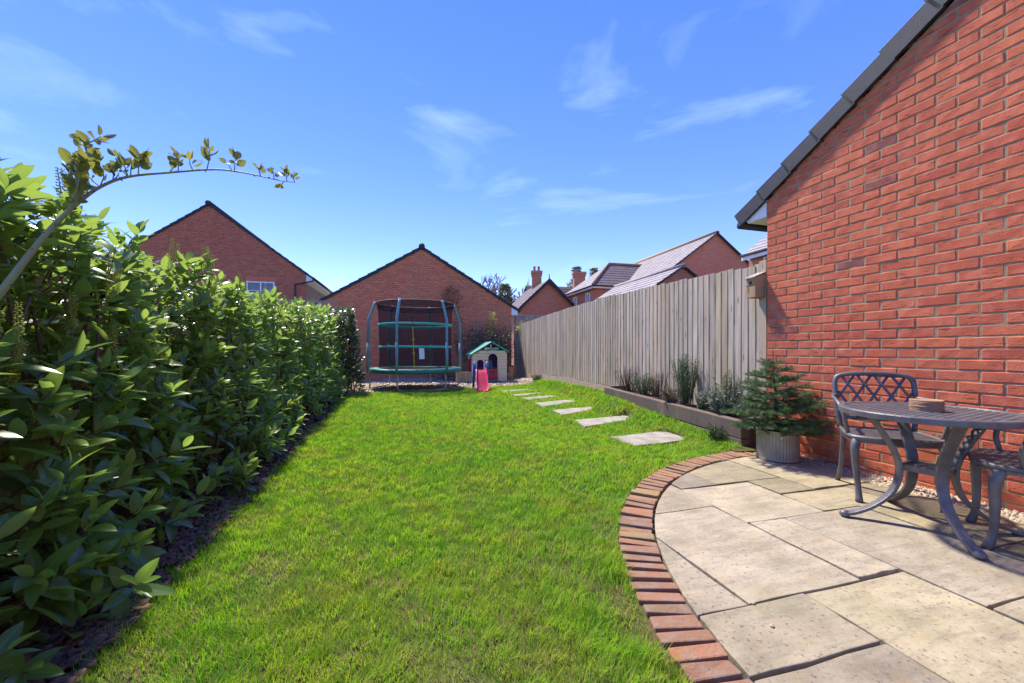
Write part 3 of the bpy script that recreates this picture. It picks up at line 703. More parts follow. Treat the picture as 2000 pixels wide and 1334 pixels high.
bx = MB(); bx.prism([GC + nf * .02 + ul * (GW + a) + Vector((0, 0, z)) for a, z in ((0, EZ - .32), (.25, EZ - .32), (.25, EZ - .13), (0, EZ + .0))], ax_b * 6.2); bx.build('eaves_box', 'white', garage)
gt = MB(); g0 = GC + ul * -.31 + Vector((0, 0, EZ - .16)); gt.tube([g0 + nf * .05, g0 + ax_b * 6.2], .05, 8); gt.build('gutter', 'pipe', garage, smooth=True)

# ------------------------------------------------------------------ LEFT HOUSE
LC = Vector((-10.33, 20.0, 0)); LW = 8.44; LE, LR = 4.80, 7.90
lh = thing('brick_house', 'tall brick house gable with one white window beyond the laurel hedge', 'house', LC)
def lline(u): return LE + (LR - LE) * (1 - abs(u - LW / 2) / (LW / 2))
pl = [LC - nf * .004 + ul * a + Vector((0, 0, z)) for a, z in ((.004, -.2), (LW, -.2), (LW, LE - .01), (LW / 2, LR - .02), (.004, LE - .01))]
MB().prism(pl, ax_b * 8.0).build('wall', 'mortar', lh)
wu = 2.02; WZ = 3.15
brickwork(LC, ul, nf, list(layout_bricks(0, LW, 1.2, LR, lline, [(wu - .62, wu + .62, WZ, WZ + 1.2)]))).build('brickwork', 'brick_c', lh, kind='stuff')
window(lh, LC + ul * wu + nf * .01 + Vector((0, 0, WZ)), rt_b, nf, 1.22, 1.2, 2)
lt = MB()
for k in range(17): lt.box(LC + ul * (wu - .60 + k * .075) + nf * .014 + Vector((0, 0, WZ + 1.32)), (.066, .03, .215), Matrix((rt_b, nf, Vector((0, 0, 1)))).transposed(), rnd.random())
lt.build('lintel', 'brick_b', lh)
sl = (LR - LE) / (LW / 2); ov = .30
Ea, Eb, Rg = LC + ul * -ov + Vector((0, 0, LE - ov * sl)), LC + ul * (LW + ov) + Vector((0, 0, LE - ov * sl)), LC + ul * (LW / 2) + Vector((0, 0, LR))
rake_tiles(lh, Ea, Rg, nf, 15); rake_tiles(lh, Eb, Rg, nf, 15)
rp = MB(); roof_plane(rp, Ea, Ea + ax_b * 8.2, Rg, Rg + ax_b * 8.2, 15); roof_plane(rp, Eb, Eb + ax_b * 8.2, Rg, Rg + ax_b * 8.2, 15); rp.build('roof', 'verge', lh)
MB().tube([Rg + nf * .1 + Vector((0, 0, .08)), Rg + ax_b * 8.2 + Vector((0, 0, .08))], .13, 10).build('ridge_tile', 'verge', lh, smooth=True)
MB().prism([LC + nf * .03 + ul * a + Vector((0, 0, z)) for a, z in ((0, LE - .45), (-.27, LE - .30), (-.27, LE - .14), (0, LE))], ax_b * 8.2).build('eaves_box', 'white', lh)
g0 = LC + ul * -.33 + Vector((0, 0, LE - .18))
MB().tube([g0 + nf * .1, g0 + ax_b * 8.2], .06, 8).build('gutter', 'pipe', lh, smooth=True)
MB().tube([g0 + nf * .08, g0 + nf * .08 - Vector((0, 0, .15)), LC + ul * .5 + nf * .07 + Vector((0, 0, LE - .52)), LC + ul * .5 + nf * .07 + Vector((0, 0, LE - .7)), LC + ul * .5 + nf * .07 + Vector((0, 0, .0))], .04, 8).build('downpipe', 'pipe', lh, smooth=True)

# ------------------------------------------------------------------ RIGHT-HAND HOUSES beyond the fence
def bx_wall(parent, c, along, la, across, lb, z0, z1, mat='brick_far', name='wall'):
    return MB().prism([c + Vector((0, 0, z0)), c + along * la + Vector((0, 0, z0)), c + along * la + across * lb + Vector((0, 0, z0)), c + across * lb + Vector((0, 0, z0))], (0, 0, z1 - z0)).build(name, mat, parent)
Z1 = Vector((0, 0, 1))
# main block + hipped wing
DA = Vector((12.28, 24.0, 0)); dz = 8.0; hw = 3.6; tn = .73; DL = 8.6; ez = dz - hw * tn
hd = thing('brick_house', 'two storey brick house with long grey tiled roof and hipped wing', 'house', (DA.x, DA.y, 0))
pl = [DA + rt_b * a + Z1 * z for a, z in ((-hw, -.2), (hw, -.2), (hw, ez), (0, dz), (-hw, ez))]
MB().prism(pl, ax_b * DL).build('wall', 'brick_far', hd)
o_ = .25
for sgn in (-1, 1):
    e = DA + rt_b * sgn * (hw + .3) + Z1 * (ez - .3 * tn) - ax_b * .12; r = DA + Z1 * dz - ax_b * .12
    roof_plane(MB(), e, e + ax_b * (DL + .2), r, r + ax_b * (DL + .2), 15).build('roof', 'tile', hd)
    rake_tiles(hd, e, r, nf, 1, 'verge', .09, .1)
MB().tube([DA + Z1 * (dz + .07) - ax_b * .15, DA + Z1 * (dz + .07) + ax_b * (DL + .1)], .12, 8).build('ridge_tile', 'rawwood', hd, smooth=True)
WC = Vector((5.6, 26.9, 0)); wl = 4.43; we = 5.42; wr = 7.35; inn = 2.2
bx_wall(hd, WC, ax_b, wl, rt_b, 5.2, -.2, we)
c0, c1 = WC - rt_b * .3 - ax_b * .3 + Z1 * (we - .1), WC - rt_b * .3 + ax_b * (wl + .3) + Z1 * (we - .1)
h0 = WC + ax_b * (wl / 2) + rt_b * inn + Z1 * wr; h1 = h0 + rt_b * 4.2
roof_plane(MB(), c0, c1, h0, h0 + ax_b * .01, 9).build('hip_roof', 'tile', hd)
roof_plane(MB(), c0, c0 + rt_b * 6.2, h0, h1, 9).build('wing_roof', 'tile_dk', hd)
roof_plane(MB(), c1, c1 + rt_b * 6.2, h0, h1, 9).build('wing_roof', 'tile_dk', hd)
MB().tube([c0 + Z1 * .08, h0 + Z1 * .10, h1 + Z1 * .10], .09, 6).build('hip_tile', 'rawwood', hd, smooth=True)
MB().prism([c0 - Z1 * .16, c1 - Z1 * .16, c1 - Z1 * .01, c0 - Z1 * .01], rt_b * .05).build('fascia', 'white', hd)
MB().prism([c0 - Z1 * .16, c0 + rt_b * 5.4 - Z1 * .16, c0 + rt_b * 5.4 - Z1 * .01, c0 - Z1 * .01], ax_b * .05).build('fascia', 'white', hd)
MB().tube([c0 - rt_b * .05 - Z1 * .0, c1 - rt_b * .05], .06, 6).build('gutter', 'pipe', hd)
MB().tube([c0 - ax_b * .05 - Z1 * .0, c0 - ax_b * .05 + rt_b * 5.4], .06, 6).build('gutter', 'pipe', hd)
for t in (1.05, 3.25): window(hd, WC + ax_b * t - rt_b * .01 + Z1 * 3.85, ax_b, -rt_b, .62, 1.15, 2)
MB().tube([WC + ax_b * (wl - .1) - rt_b * .07 + Z1 * (we - .2), WC + ax_b * (wl - .1) - rt_b * .07], .045, 6).build('downpipe', 'pipe', hd)
# low garage roof in front
EA = Vector((7.38, 17.3, 0)); rz = 4.6; hw2 = 2.9; tn2 = .64; EL = 5.7; ez2 = rz - hw2 * tn2
he = thing('brick_garage', 'low brick garage with pale tiled roof just over the right fence', 'garage', (EA.x, EA.y, 0))
MB().prism([EA + rt_b * a + Z1 * z for a, z in ((-hw2, -.2), (hw2, -.2), (hw2, ez2), (0, rz - .02), (-hw2, ez2))], ax_b * EL).build('wall', 'brick_far', he)
for sgn in (-1, 1):
    e = EA + rt_b * sgn * (hw2 + .25) + Z1 * (ez2 - .25 * tn2) - ax_b * .1; r = EA + Z1 * rz - ax_b * .1
    roof_plane(MB(), e, e + ax_b * (EL + .2), r, r + ax_b * (EL + .2), 11).build('roof', 'tile', he)
    rake_tiles(he, e, r, nf, 10, 'verge', .07, .1)
MB().tube([EA + Z1 * (rz + .05) - ax_b * .17, EA + Z1 * (rz + .05) + ax_b * (EL + .1)], .10, 8).build('ridge_tile', 'tile', he, smooth=True)
# house at the wall's edge
FC = Vector((10.08, 17.5, 0)); fe = 5.2
hf = thing('brick_house', 'brick house with white fascia peeping past the near house corner', 'house', (FC.x, FC.y, 0))
q0 = FC - ax_b * 6.5
MB().prism([q0 + rt_b * .3 - Z1 * .2, q0 + rt_b * 6.3 - Z1 * .2, q0 + rt_b * 6.3 + Z1 * fe, q0 + rt_b * 3.3 + Z1 * (fe + 2.1), q0 + rt_b * .3 + Z1 * fe], ax_b * 6.4).build('wall', 'brick_far', hf)
roof_plane(MB(), q0 + Z1 * (fe - .1), FC + Z1 * (fe - .1), q0 + rt_b * 3.3 + Z1 * (fe + 2.25), FC + rt_b * 3.3 + Z1 * (fe + 2.25), 11).build('roof', 'tile', hf)
MB().prism([q0 - Z1 * (-fe + .28), FC + Z1 * (fe - .28), FC + Z1 * (fe - .1), q0 + Z1 * (fe - .1)], rt_b * .06).build('fascia', 'white', hf)
MB().tube([q0 + Z1 * (fe - .08) - rt_b * .05, FC + Z1 * (fe - .08) - rt_b * .05], .06, 6).build('gutter', 'pipe', hf)
for t in (1.35, 3.6): window(hf, FC - ax_b * t + rt_b * .29 + Z1 * (fe - 1.45), ax_b, -rt_b, .9, 1.15, 2)
# cottage with dark bargeboards and chimneys
CA = Vector((2.70, 30.0, 0)); CA = P(1070, 545, 30.0); CA.z = 0
hc = thing('brick_cottage', 'brick cottage gable with dark bargeboards and tall chimney', 'cottage', (CA.x, CA.y, 0))
cw = 2.0; cr = 6.25; ce = 4.35
MB().prism([CA + rt_b * a + Z1 * z for a, z in ((-cw, -.2), (cw, -.2), (cw, ce), (0, cr), (-cw, ce))], ax_b * 5).build('wall', 'brick_far', hc)
for sgn in (-1, 1):
    e = CA + rt_b * sgn * (cw + .35) + Z1 * (ce - .33) - ax_b * .3; r = CA + Z1 * cr - ax_b * .3
    roof_plane(MB(), e, e + ax_b * 6, r, r + ax_b * 6, 9).build('roof', 'tile_dk', hc)
    MB().prism([e - Z1 * .12, r - Z1 * .20, r + Z1 * .08, e + Z1 * .10], nf * .07).build('bargeboard', 'verge', hc)
    MB().prism([e + Z1 * .10, r + Z1 * .08, r + Z1 * .13, e + Z1 * .15], nf * .12).build('verge_strip', 'tile', hc)
MB().tube([CA + Z1 * (cr + .02) - ax_b * .32, CA + Z1 * (cr + .45) - ax_b * .32], [.06, .02], 6).build('finial', 'verge', hc)
def chimney(parent, c, wd, z0, z1, pots):
    b = MB(); b.box(c + Z1 * (z0 + z1) / 2, (wd, wd * .8, z1 - z0)); b.box(c + Z1 * (z1 - .35), (wd * 1.12, wd * .92, .12)); b.box(c + Z1 * (z1 - .12), (wd * 1.2, wd * 1.0, .2)); o = b.build('chimney', 'brick_far', parent)
    for k in range(pots):
        p = MB().revolve(c + Vector(((k - (pots - 1) / 2) * wd * .45, 0, z1 - .04)), [(.0, 0), (.11, 0), (.09, .25), (.11, .42), (.08, .42)], 8).build('chimney_pot', 'edgebrick', o); p.matrix_parent_inverse = Matrix.Translation(o.location).inverted()
c = P(1048, 600, 33.0); c.z = 0; chimney(hc, c, .78, 3.5, 7.55, 2)
# second roof between the chimneys, with its own chimney
SB = P(1112, 600, 36.0); SB.z = 0
hs = thing('tiled_roof_house', 'brown tiled roof and chimney between the cottage and hipped house', 'house', (SB.x, SB.y, 0))
bx_wall(hs, SB - rt_b * 3.2 + ax_b * .3, rt_b, 6.4, ax_b, 4.5, -.2, 4.6)
roof_plane(MB(), SB - rt_b * 3.4 + Z1 * 4.4, SB + rt_b * 3.4 + Z1 * 4.4, SB - rt_b * 3.4 + ax_b * 2.4 + Z1 * 7.1, SB + rt_b * 3.4 + ax_b * 2.4 + Z1 * 7.1, 10).build('roof', 'tile_dk', hs)
roof_plane(MB(), SB - rt_b * 3.4 + ax_b * 5 + Z1 * 4.4, SB + rt_b * 3.4 + ax_b * 5 + Z1 * 4.4, SB - rt_b * 3.4 + ax_b * 2.4 + Z1 * 7.1, SB + rt_b * 3.4 + ax_b * 2.4 + Z1 * 7.1, 10).build('roof', 'tile_dk', hs)
c = P(1131, 600, 36.6); c.z = 0; chimney(hs, c, 1.0, 4.0, 8.15, 0)

# ------------------------------------------------------------------ FENCES
def board_mesh(wd, ht, k):
    b = MB(); n = 6; j = [rnd.uniform(-.003, .003) for _ in range(n + 1)]; vs = []
    for i in range(n + 1):
        z = ht * i / n
        vs += [(-wd / 2, .009 + j[i] * .5, z), (wd / 2 , .001 + j[i] * .6, z), (wd / 2, .010, z), (-wd / 2, .018, z)]
    top = rnd.uniform(-.004, .004)
    for q in range(4): x, y, z = vs[n * 4 + q]; vs[n * 4 + q] = (x, y, z + (top if q in (0, 3) else -top))
    fs = []
    for i in range(n):
        for q in range(4): a = i * 4 + q; b2 = i * 4 + (q + 1) % 4; fs.append((a, b2, b2 + 4, a + 4))
    fs += [(3, 2, 1, 0), (n * 4, n * 4 + 1, n * 4 + 2, n * 4 + 3)]
    me = bpy.data.meshes.new('board'); me.from_pydata(vs, [], fs); me.update(); return me
fence = thing('garden_fence', 'tall weathered grey vertical board fence along the right of the lawn', 'fence', (FENCE0.x, FENCE0.y, 0))
BV = [board_mesh(.125, 1.73, k) for k in range(7)]
for m_ in BV: m_.materials.append(MT['fence'])
nf_f = -rt_f
def f_bot(y): return interp(y, [4.2, 6.0, 8.0, 10.5, 13, 15.7], [.19, .27, .32, .31, .26, .20])
Rf = Matrix((ax_f * -1, rt_f, Z1)).transposed()      # local x along fence (towards camera), local y into fence
t = .10; kb = 0
while t < FLEN:
    p = FENCE0 + ax_f * t; me = BV[kb % 7]
    o = bpy.data.objects.new('board', me); col.objects.link(o); o.parent = fence
    o.matrix_parent_inverse = Matrix.Translation(fence.location).inverted()
    o.matrix_basis = Matrix.Translation(p + Z1 * (f_bot(p.y) + rnd.uniform(-.012, .012))) @ (Rf @ Matrix.Rotation(rnd.uniform(-.004, .004), 3, 'Y')).to_4x4()
    t += .104 + rnd.uniform(-.004, .004); kb += 1
MB().box(FENCE0 + ax_f * .02 + Z1 * .98 + rt_f * .02, (.09, .09, 1.94), Rf).build('post', 'fence', fence)
for k in range(4):      # gravel boards and hidden rails
    a, b = FENCE0 + ax_f * (k * 2.95 + .01), FENCE0 + ax_f * min((k + 1) * 2.95 - .01, FLEN)
    za, zb = f_bot(a.y), f_bot(b.y)
    MB().prism([a + Z1 * (za - .32), b + Z1 * (zb - .32), b + Z1 * (zb - .004), a + Z1 * (za - .004)], rt_f * .03).build('gravel_board', 'fence', fence)
    for hz in (.3, .9, 1.5): MB().prism([a + rt_f * .03 + Z1 * (za + hz), b + rt_f * .03 + Z1 * (zb + hz), b + rt_f * .03 + Z1 * (zb + hz + .08), a + rt_f * .03 + Z1 * (za + hz + .08)], rt_f * .04).build('rail', 'fence', fence)
# bird box
bb = thing('bird_box', 'wooden bird box with round hole on the end of the fence', 'bird box', P(1474, 580, 4.12))
bc = P(1476, 580, 4.10); zb0 = bc.z; out = -rt_f
Rb = Matrix((-ax_f, rt_f, Z1)).transposed()
base_c = Vector((bc.x, bc.y, 0)) + ax_f * .0
fx = FENCE0 + ax_f * .045
pl = lambda x, y, z: fx + Rb @ Vector((x, y, 0)) + Z1 * z
zb = P(1476, 580, 4.15).z; zt = P(1476, 533, 4.1).z
MB().prism([pl(-.06, .006, zb), pl(-.06, -.15, zb), pl(-.06, -.15, zt - .035), pl(-.06, .006, zt + .02)], Rb @ Vector((.12, 0, 0))).build('body', 'rawwood', bb, bevel=.003)
MB().prism([pl(-.07, -.0, zt + .03), pl(-.07, -.17, zt - .04), pl(-.07, -.17, zt - .028), pl(-.07, -.0, zt + .042)], Rb @ Vector((.14, 0, 0))).build('roof', 'stone', bb)
h = MB(); hc_ = pl(0.0, -.152, zt - .085); h.tube([hc_, hc_ + out * .004], .016, 14); h.build('entrance_hole', 'black', bb)
h = MB(); h.prism([pl(-.06, -.1512, zb + .13), pl(.06, -.1512, zb + .13), pl(.06, -.1512, zb + .134), pl(-.06, -.1512, zb + .134)], out * .002); h.build('panel_joint', 'twig', bb)
# raised planter
pa, pb = Vector((planter_x(4.05), 4.05, 0)), Vector((planter_x(7.08), 7.08, 0)); dp = (pb - pa).normalized(); rp_ = Vector((dp.y, -dp.x, 0))
planter = thing('raised_planter', 'raised bed of dark painted timber sleepers against the fence', 'planter', (pa.x, pa.y, 0))
def ptop(t): return lerp(.285, .36, t)
for (t0, t1, z0a, z0b, h) in ((0, .999, -.19, -.19, .175), (.0, .55, -.345, -.36, .15)):
    a, b = pa.lerp(pb, t0), pa.lerp(pb, t1)
    MB().prism([a + Z1 * (ptop(t0) + z0a), b + Z1 * (ptop(t1) + z0b), b + Z1 * (ptop(t1) + z0b + h), a + Z1 * (ptop(t0) + z0a + h)], rp_ * .10).build('sleeper', 'sleeper', planter, bevel=.006)
for (a, zt) in ((pa, .30), (pb, .37)):
    MB().prism([a + rp_ * .10 + Z1 * -.05, a + rp_ * .46 + Z1 * -.05, a + rp_ * .46 + Z1 * zt, a + rp_ * .10 + Z1 * zt], dp * (.08 if a is pa else -.08)).build('end_sleeper', 'sleeper', planter, bevel=.005)
MB().prism([pa + rp_ * .08 + dp * .05 + Z1 * .24, pb + rp_ * .08 - dp * .05 + Z1 * .31, pb + rp_ * .47 - dp * .05 + Z1 * .31, pa + rp_ * .47 + dp * .05 + Z1 * .24], Z1 * .012).build('soil', 'soil', planter)

# left fence behind the hedge
ax_l = Vector((-.2873, .9578, 0)); rt_l = Vector((.9578, .2873, 0))
LF0 = Vector((edge_x(.2) - .80, .2, 0))
lf = thing('garden_fence', 'pale timber board fence half hidden behind the laurel hedge', 'fence', (LF0.x, LF0.y, 0))
BL = [board_mesh(.15, 1.62, k) for k in range(5)]
for m_ in BL: m_.materials.append(MT['fence_l'])
Rl = Matrix((ax_l, -rt_l, Z1)).transposed()
for k in range(84):
    p = LF0 + ax_l * (k * .128); o = bpy.data.objects.new('board', BL[k % 5]); col.objects.link(o); o.parent = lf
    o.matrix_parent_inverse = Matrix.Translation(lf.location).inverted(); o.matrix_basis = Matrix.Translation(p + Z1 * (.02 + rnd.uniform(-.006, .006))) @ Rl.to_4x4()
# neighbour's pergola beyond it
pg = thing('pergola', 'pale timber pergola rails standing beyond the left fence', 'pergola', (P(600, 600, 11.3).x, 11.3, 0))
for (pxa, pya, pxb, pyb, Y) in ((545, 585.5, 658, 592, 11.3), (545, 596, 667, 603.5, 12.2)):
    a, b = P(pxa, pya, Y), P(pxb, pyb, Y + .45); a.z = b.z = (a.z + b.z) / 2; MB().bar(a, b, .05, .075).build('beam', 'fence_l', pg)
for (px, Y, zt) in ((643, 11.62, 2.28), (660, 12.6, 2.25), (556, 11.35, 2.33), (556, 12.25, 2.25)):
    p = P(px, 600, Y); MB().box((p.x, p.y, zt / 2), (.07, .07, zt)).build('post', 'fence_l', pg)
# short grey fence by the garage corner
nfz = thing('trellis_fence', 'grey timber fence with trellis top beside the garage corner', 'fence', (P(1050, 620, 17.0).x, 17.0, 0))
a, b = P(1006, 612, 16.9), P(1120, 612, 17.6)
for k in range(9):
    p = a.lerp(b, k / 8); MB().box((p.x, p.y, 1.24), (.07, .07, 2.5)).build('post', 'fence', nfz)
for z in (2.48, 2.22): MB().bar(Vector((a.x, a.y, z)), Vector((b.x, b.y, z)), .05, .06).build('rail', 'fence', nfz)
MB().bar(Vector((a.x, a.y + .02, 2.36)), Vector((b.x, b.y + .02, 2.36)), .02, .17).build('board', 'fence', nfz)
for k in range(11): MB().bar(Vector((a.x, a.y + .05, .1 + k * .19)), Vector((b.x, b.y + .05, .1 + k * .19)), .02, .18).build('board', 'fence', nfz)

# ------------------------------------------------------------------ FOLIAGE
def leaf_template(L, W, curl, fold, cols, rows):
    """leaf along +Y, normal +Z; returns verts (n,3), quads, rib"""
    xs = {4: [-1, -.10, .10, 1], 3: [-1, 0, 1], 2: [-1, 1]}[cols]; V = []; rb = []
    for i in range(rows + 1):
        t = i / rows; wd = W / 2 * (math.sin(math.pi * min(1, t * .92 + .05)) ** .75) * (1 - .25 * t) * 1.15
        if i == rows: wd = W * .02
        if i == 0: wd = W * .05
        y = L * t; z = -curl * L * t * t
        for x in xs: V.append((x * wd, y, z + abs(x) * wd * fold)); rb.append(1 - abs(x))
    q = [(i * cols + k, i * cols + k + 1, (i + 1) * cols + k + 1, (i + 1) * cols + k) for i in range(rows) for k in range(cols - 1)]
    return np.array(V), np.array(q), np.array(rb)
def place(tmpl, pos, d, nrm, scl, tint, name, mat, parent=None, kind=None, smooth=True):
    """many copies of one template joined: pos, d (leaf direction), nrm arrays (n,3)"""
    V, q, rb = tmpl; n = len(pos)
    d = d / np.linalg.norm(d, axis=1, keepdims=True); x = np.cross(d, nrm); x /= (np.linalg.norm(x, axis=1, keepdims=True) + 1e-9); z = np.cross(x, d)
    W = (V[None, :, 0, None] * x[:, None] + V[None, :, 1, None] * d[:, None] + V[None, :, 2, None] * z[:, None]) * scl[:, None, None] + pos[:, None]
    Fq = (np.arange(n)[:, None, None] * len(V) + q[None]).reshape(-1, 4)
    return np_mesh(name, W.reshape(-1, 3), Fq, mat, {'tint': np.repeat(tint, len(V)), 'rib': np.tile(rb, n)}, parent, smooth, kind)
def unit(v): return v / (np.linalg.norm(v, axis=-1, keepdims=True) + 1e-9)
# single laurel leaves (shared meshes)
LEAFM = []
for k in range(10):
    V, q, rb = leaf_template(rnd.uniform(.11, .155), rnd.uniform(.050, .066), rnd.uniform(.05, .40), rnd.uniform(.08, .35), 4, 6)
    me = bpy.data.meshes.new('leaf'); me.from_pydata([tuple(v) for v in V], [], [tuple(int(i) for i in f) for f in q]); me.update()
    me.polygons.foreach_set('use_smooth', [True] * len(me.polygons))
    a = me.attributes.new('rib', 'FLOAT', 'POINT'); a.data.foreach_set('value', rb.astype(np.float32))
    a = me.attributes.new('tint', 'FLOAT', 'POINT'); a.data.foreach_set('value', np.full(len(V), [.05, .12, .0, .2, .08, .3, .1, .02, .75, .92][k], dtype=np.float32))
    me.materials.append(MT['laurel']); LEAFM.append(me)
T_LOW = [leaf_template(.13, .056, c, f, 3, 4) for c, f in ((.1, .2), (.3, .15), (.2, .3))]
def spike_mesh():
    b = MB(); H = .11; b.tube([(0, 0, 0), (.003, 0, H * .5), (0, .002, H)], [.0018, .0015, .001], 4)
    for k in range(46):
        z = .018 + (H - .018) * k / 46; a = k * 2.4; r = .0085 * (1 - .5 * k / 46); c = Vector((math.cos(a) * r, math.sin(a) * r, z)); s_ = .0034 * (1 - .35 * k / 46)
        b.add([c + Vector(v) * s_ for v in ((1, 0, 0), (0, 1, 0), (-1, 0, 0), (0, -1, 0), (0, 0, 1), (0, 0, -1))], [(0, 1, 4), (1, 2, 4), (2, 3, 4), (3, 0, 4), (1, 0, 5), (2, 1, 5), (3, 2, 5), (0, 3, 5)])
    me = bpy.data.meshes.new('flower_spike'); me.from_pydata(b.v, [], b.f); me.update(); me.materials.append(MT['bloom']); return me
SPIKE = spike_mesh()
def laurel(idx, y0, H, nshoot, nobj, nspike, label, mat='laurel', depth=.62, half=.52, xo=0.):
    rs = np.random.RandomState(100 + idx); x0 = edge_x(y0) - .36 + xo; base = Vector((x0, y0, 0))
    root = thing('laurel_shrub', label, 'shrub', base, 'laurel shrubs of the hedge')
    # stems
    for k in range(5):
        a = rs.uniform(-.4, .4); tp = base + ax_l * a + rt_l * rs.uniform(-.2, .15) + Z1 * H * rs.uniform(.65, .9)
        md = base.lerp(tp, .5) + Vector((rs.uniform(-.06, .06), rs.uniform(-.06, .06), 0))
        MB().tube(arc_pts(base + Vector((rs.uniform(-.08, .08), rs.uniform(-.08, .08), -.03)), md, tp, 6), [.014, .012, .011, .009, .008, .006, .004], 6).build('stem', 'stemred', root, smooth=True)
    n = nshoot; s_ = rs.uniform(-half, half, n); dd = -depth * .8 * rs.rand(n) ** 1.7 ; z = .10 + (H - .10) * rs.rand(n) ** .85
    # keep a hedge profile: fuller in the middle, loose on top; front bulges mid-height
    prof = .22 - .36 * np.clip(z / H, 0, 1) - .04 * rs.rand(n)
    lx = prof + dd + .10 * np.sin(s_ * 6 + idx * 1.7) * rs.rand(n)
    ztop = H * (1 + .05 * np.sin(s_ * 9 + idx)); z = np.minimum(z, ztop)
    tip = np.array(base)[None] + np.array([.36 * .9578, .36 * .2873, 0]) * .5 + np.outer(s_, np.array(ax_l)) + np.outer(lx, np.array(rt_l)) + np.outer(z, [0, 0, 1])
    dr = unit(np.outer(rs.uniform(.25, 1.0, n) * (1 - .5 * (z / H) ** 3), np.array(rt_l)) + np.outer(rs.normal(0, .45, n), np.array(ax_l)) + np.outer(.45 + .55 * (z / H) + rs.normal(0, .15, n), [0, 0, 1]))
    tw = MB()
    for i in range(n):
        b0 = tip[i] - dr[i] * rs.uniform(.16, .30) - np.array(rt_l) * .05
        tw.tube([b0, (b0 + tip[i]) / 2 + rs.normal(0, .008, 3), tip[i]], [.0042, .0034, .002], 4, cap=False)
    tw.build('twigs', 'stemred', root, kind='stuff')
    pos, d, nr, scl, tint = [], [], [], [], []
    for i in range(n):
        m = rs.randint(7, 11); new = rs.rand() < (.16 + .35 * (z[i] / H > .82))
        a0 = rs.uniform(0, 6.28); side = np.cross(dr[i], [0.1, .2, .97]); side /= np.linalg.norm(side); up2 = np.cross(side, dr[i])
        for k in range(m):
            f = k / (m - 1); a = a0 + k * 2.4; rad = math.cos(a) * side + math.sin(a) * up2
            e = lerp(1.25, .35, f) + rs.normal(0, .12)
            dv = dr[i] * math.cos(e) + rad * math.sin(e); dv = dv + np.array([0, 0, -.12 * (1 - f)])
            nv = dr[i] - dv * np.dot(dr[i], dv) + np.array([0, 0, .55]) + rs.normal(0, .12, 3)
            pos.append(tip[i] - dr[i] * (.15 * (1 - f)) + rad * .004); d.append(dv); nr.append(nv)
            scl.append((.72 + .38 * rs.rand()) * (1 - .35 * f * f)); tint.append(1.0 if rs.rand() < .012 else np.clip((.75 if new else .08) * (.5 + f) + rs.normal(.05, .10), 0, .93))
    pos, d, nr, scl, tint = map(np.array, (pos, d, nr, scl, tint)); d = unit(d)
    camd = np.linalg.norm(pos - np.array([0, 0, 1.0]), axis=1)
    front = (pos - np.array(base)) @ np.array(rt_l) ; xi = pos[:, 0] / np.maximum(pos[:, 1], .1)
    order = np.argsort(camd - .5 * front + 5 * ((xi < -1.32) | (pos[:, 1] < .3)))
    ob = set(order[:nobj].tolist())
    for i in ob:
        me = LEAFM[(8 + int(tint[i] > .7)) if tint[i] > .42 else rs.randint(0, 8)]
        dv = Vector(d[i]); x = dv.cross(Vector(nr[i])).normalized(); zz = x.cross(dv)
        o = bpy.data.objects.new('leaf', me); col.objects.link(o); o.parent = root; o.matrix_parent_inverse = Matrix.Translation(root.location).inverted()
        o.matrix_basis = Matrix.Translation(Vector(pos[i])) @ Matrix((x, dv, zz)).transposed().to_4x4() @ Matrix.Scale(float(scl[i]), 4)
    restm = np.array([i not in ob for i in range(len(pos))])
    g = rs.randint(0, 3, len(pos)); allo = None
    Vs, Fs, Ts, Rs = [], [], [], []; off = 0
    for t3 in range(3):
        mk = restm & (g == t3)
        if not mk.any(): continue
        V, q, rb = T_LOW[t3]; dd_, nn_ = d[mk], nr[mk]; x = unit(np.cross(dd_, nn_)); z3 = np.cross(x, dd_)
        W = (V[None, :, 0, None] * x[:, None] + V[None, :, 1, None] * dd_[:, None] + V[None, :, 2, None] * z3[:, None]) * scl[mk][:, None, None] + pos[mk][:, None]
        k = len(W); Vs.append(W.reshape(-1, 3)); Fs.append((np.arange(k)[:, None, None] * len(V) + q[None]).reshape(-1, 4) + off); Ts.append(np.repeat(tint[mk], len(V))); Rs.append(np.tile(rb, k)); off += k * len(V)
    np_mesh('foliage', np.concatenate(Vs), np.concatenate(Fs), mat, {'tint': np.concatenate(Ts), 'rib': np.concatenate(Rs)}, root, True, 'stuff')
    for k in range(nspike):
        i = rs.randint(0, n)
        if z[i] < H * .35: continue
        for r_ in range(rs.randint(1, 4)):
            o = link('flower_spike', SPIKE, root, True); o.location = Vector(tip[i]) + Vector(rs.normal(0, .012, 3)) - Z1 * .01
            o.rotation_euler = (rs.normal(0, .18), rs.normal(0, .18), rs.uniform(0, 6)); k_ = rs.uniform(1.1, 1.6); o.scale = (k_ * 1.15, k_ * 1.15, k_)
LAB = 'glossy green cherry laurel shrub in the hedge along the left fence'
ys = [.55, 1.15, 1.75, 2.4, 3.1, 3.85, 4.65, 5.5, 6.4, 7.3, 8.2, 9.0]
hs_ = [1.66, 1.72, 1.70, 1.66, 1.60, 1.60, 1.66, 1.72, 1.78, 1.84, 1.9, 1.95]
for i, (y0, H) in enumerate(zip(ys, hs_)):
    laurel(i, y0, H, 145 if i < 4 else 150, [250, 300, 300, 260][i] if i < 4 else 0, [4, 9, 14, 18, 22, 24, 24, 20, 18, 12, 8, 4][i], LAB if i else 'glossy large leaved laurel shrub beneath the thick base of the arching rose cane')
laurel(20, 9.75, 2.05, 230, 0, 0, 'dark green bushy laurel at the far end of the hedge beside the trampoline', 'laurel_dk', .75, .6, .36)

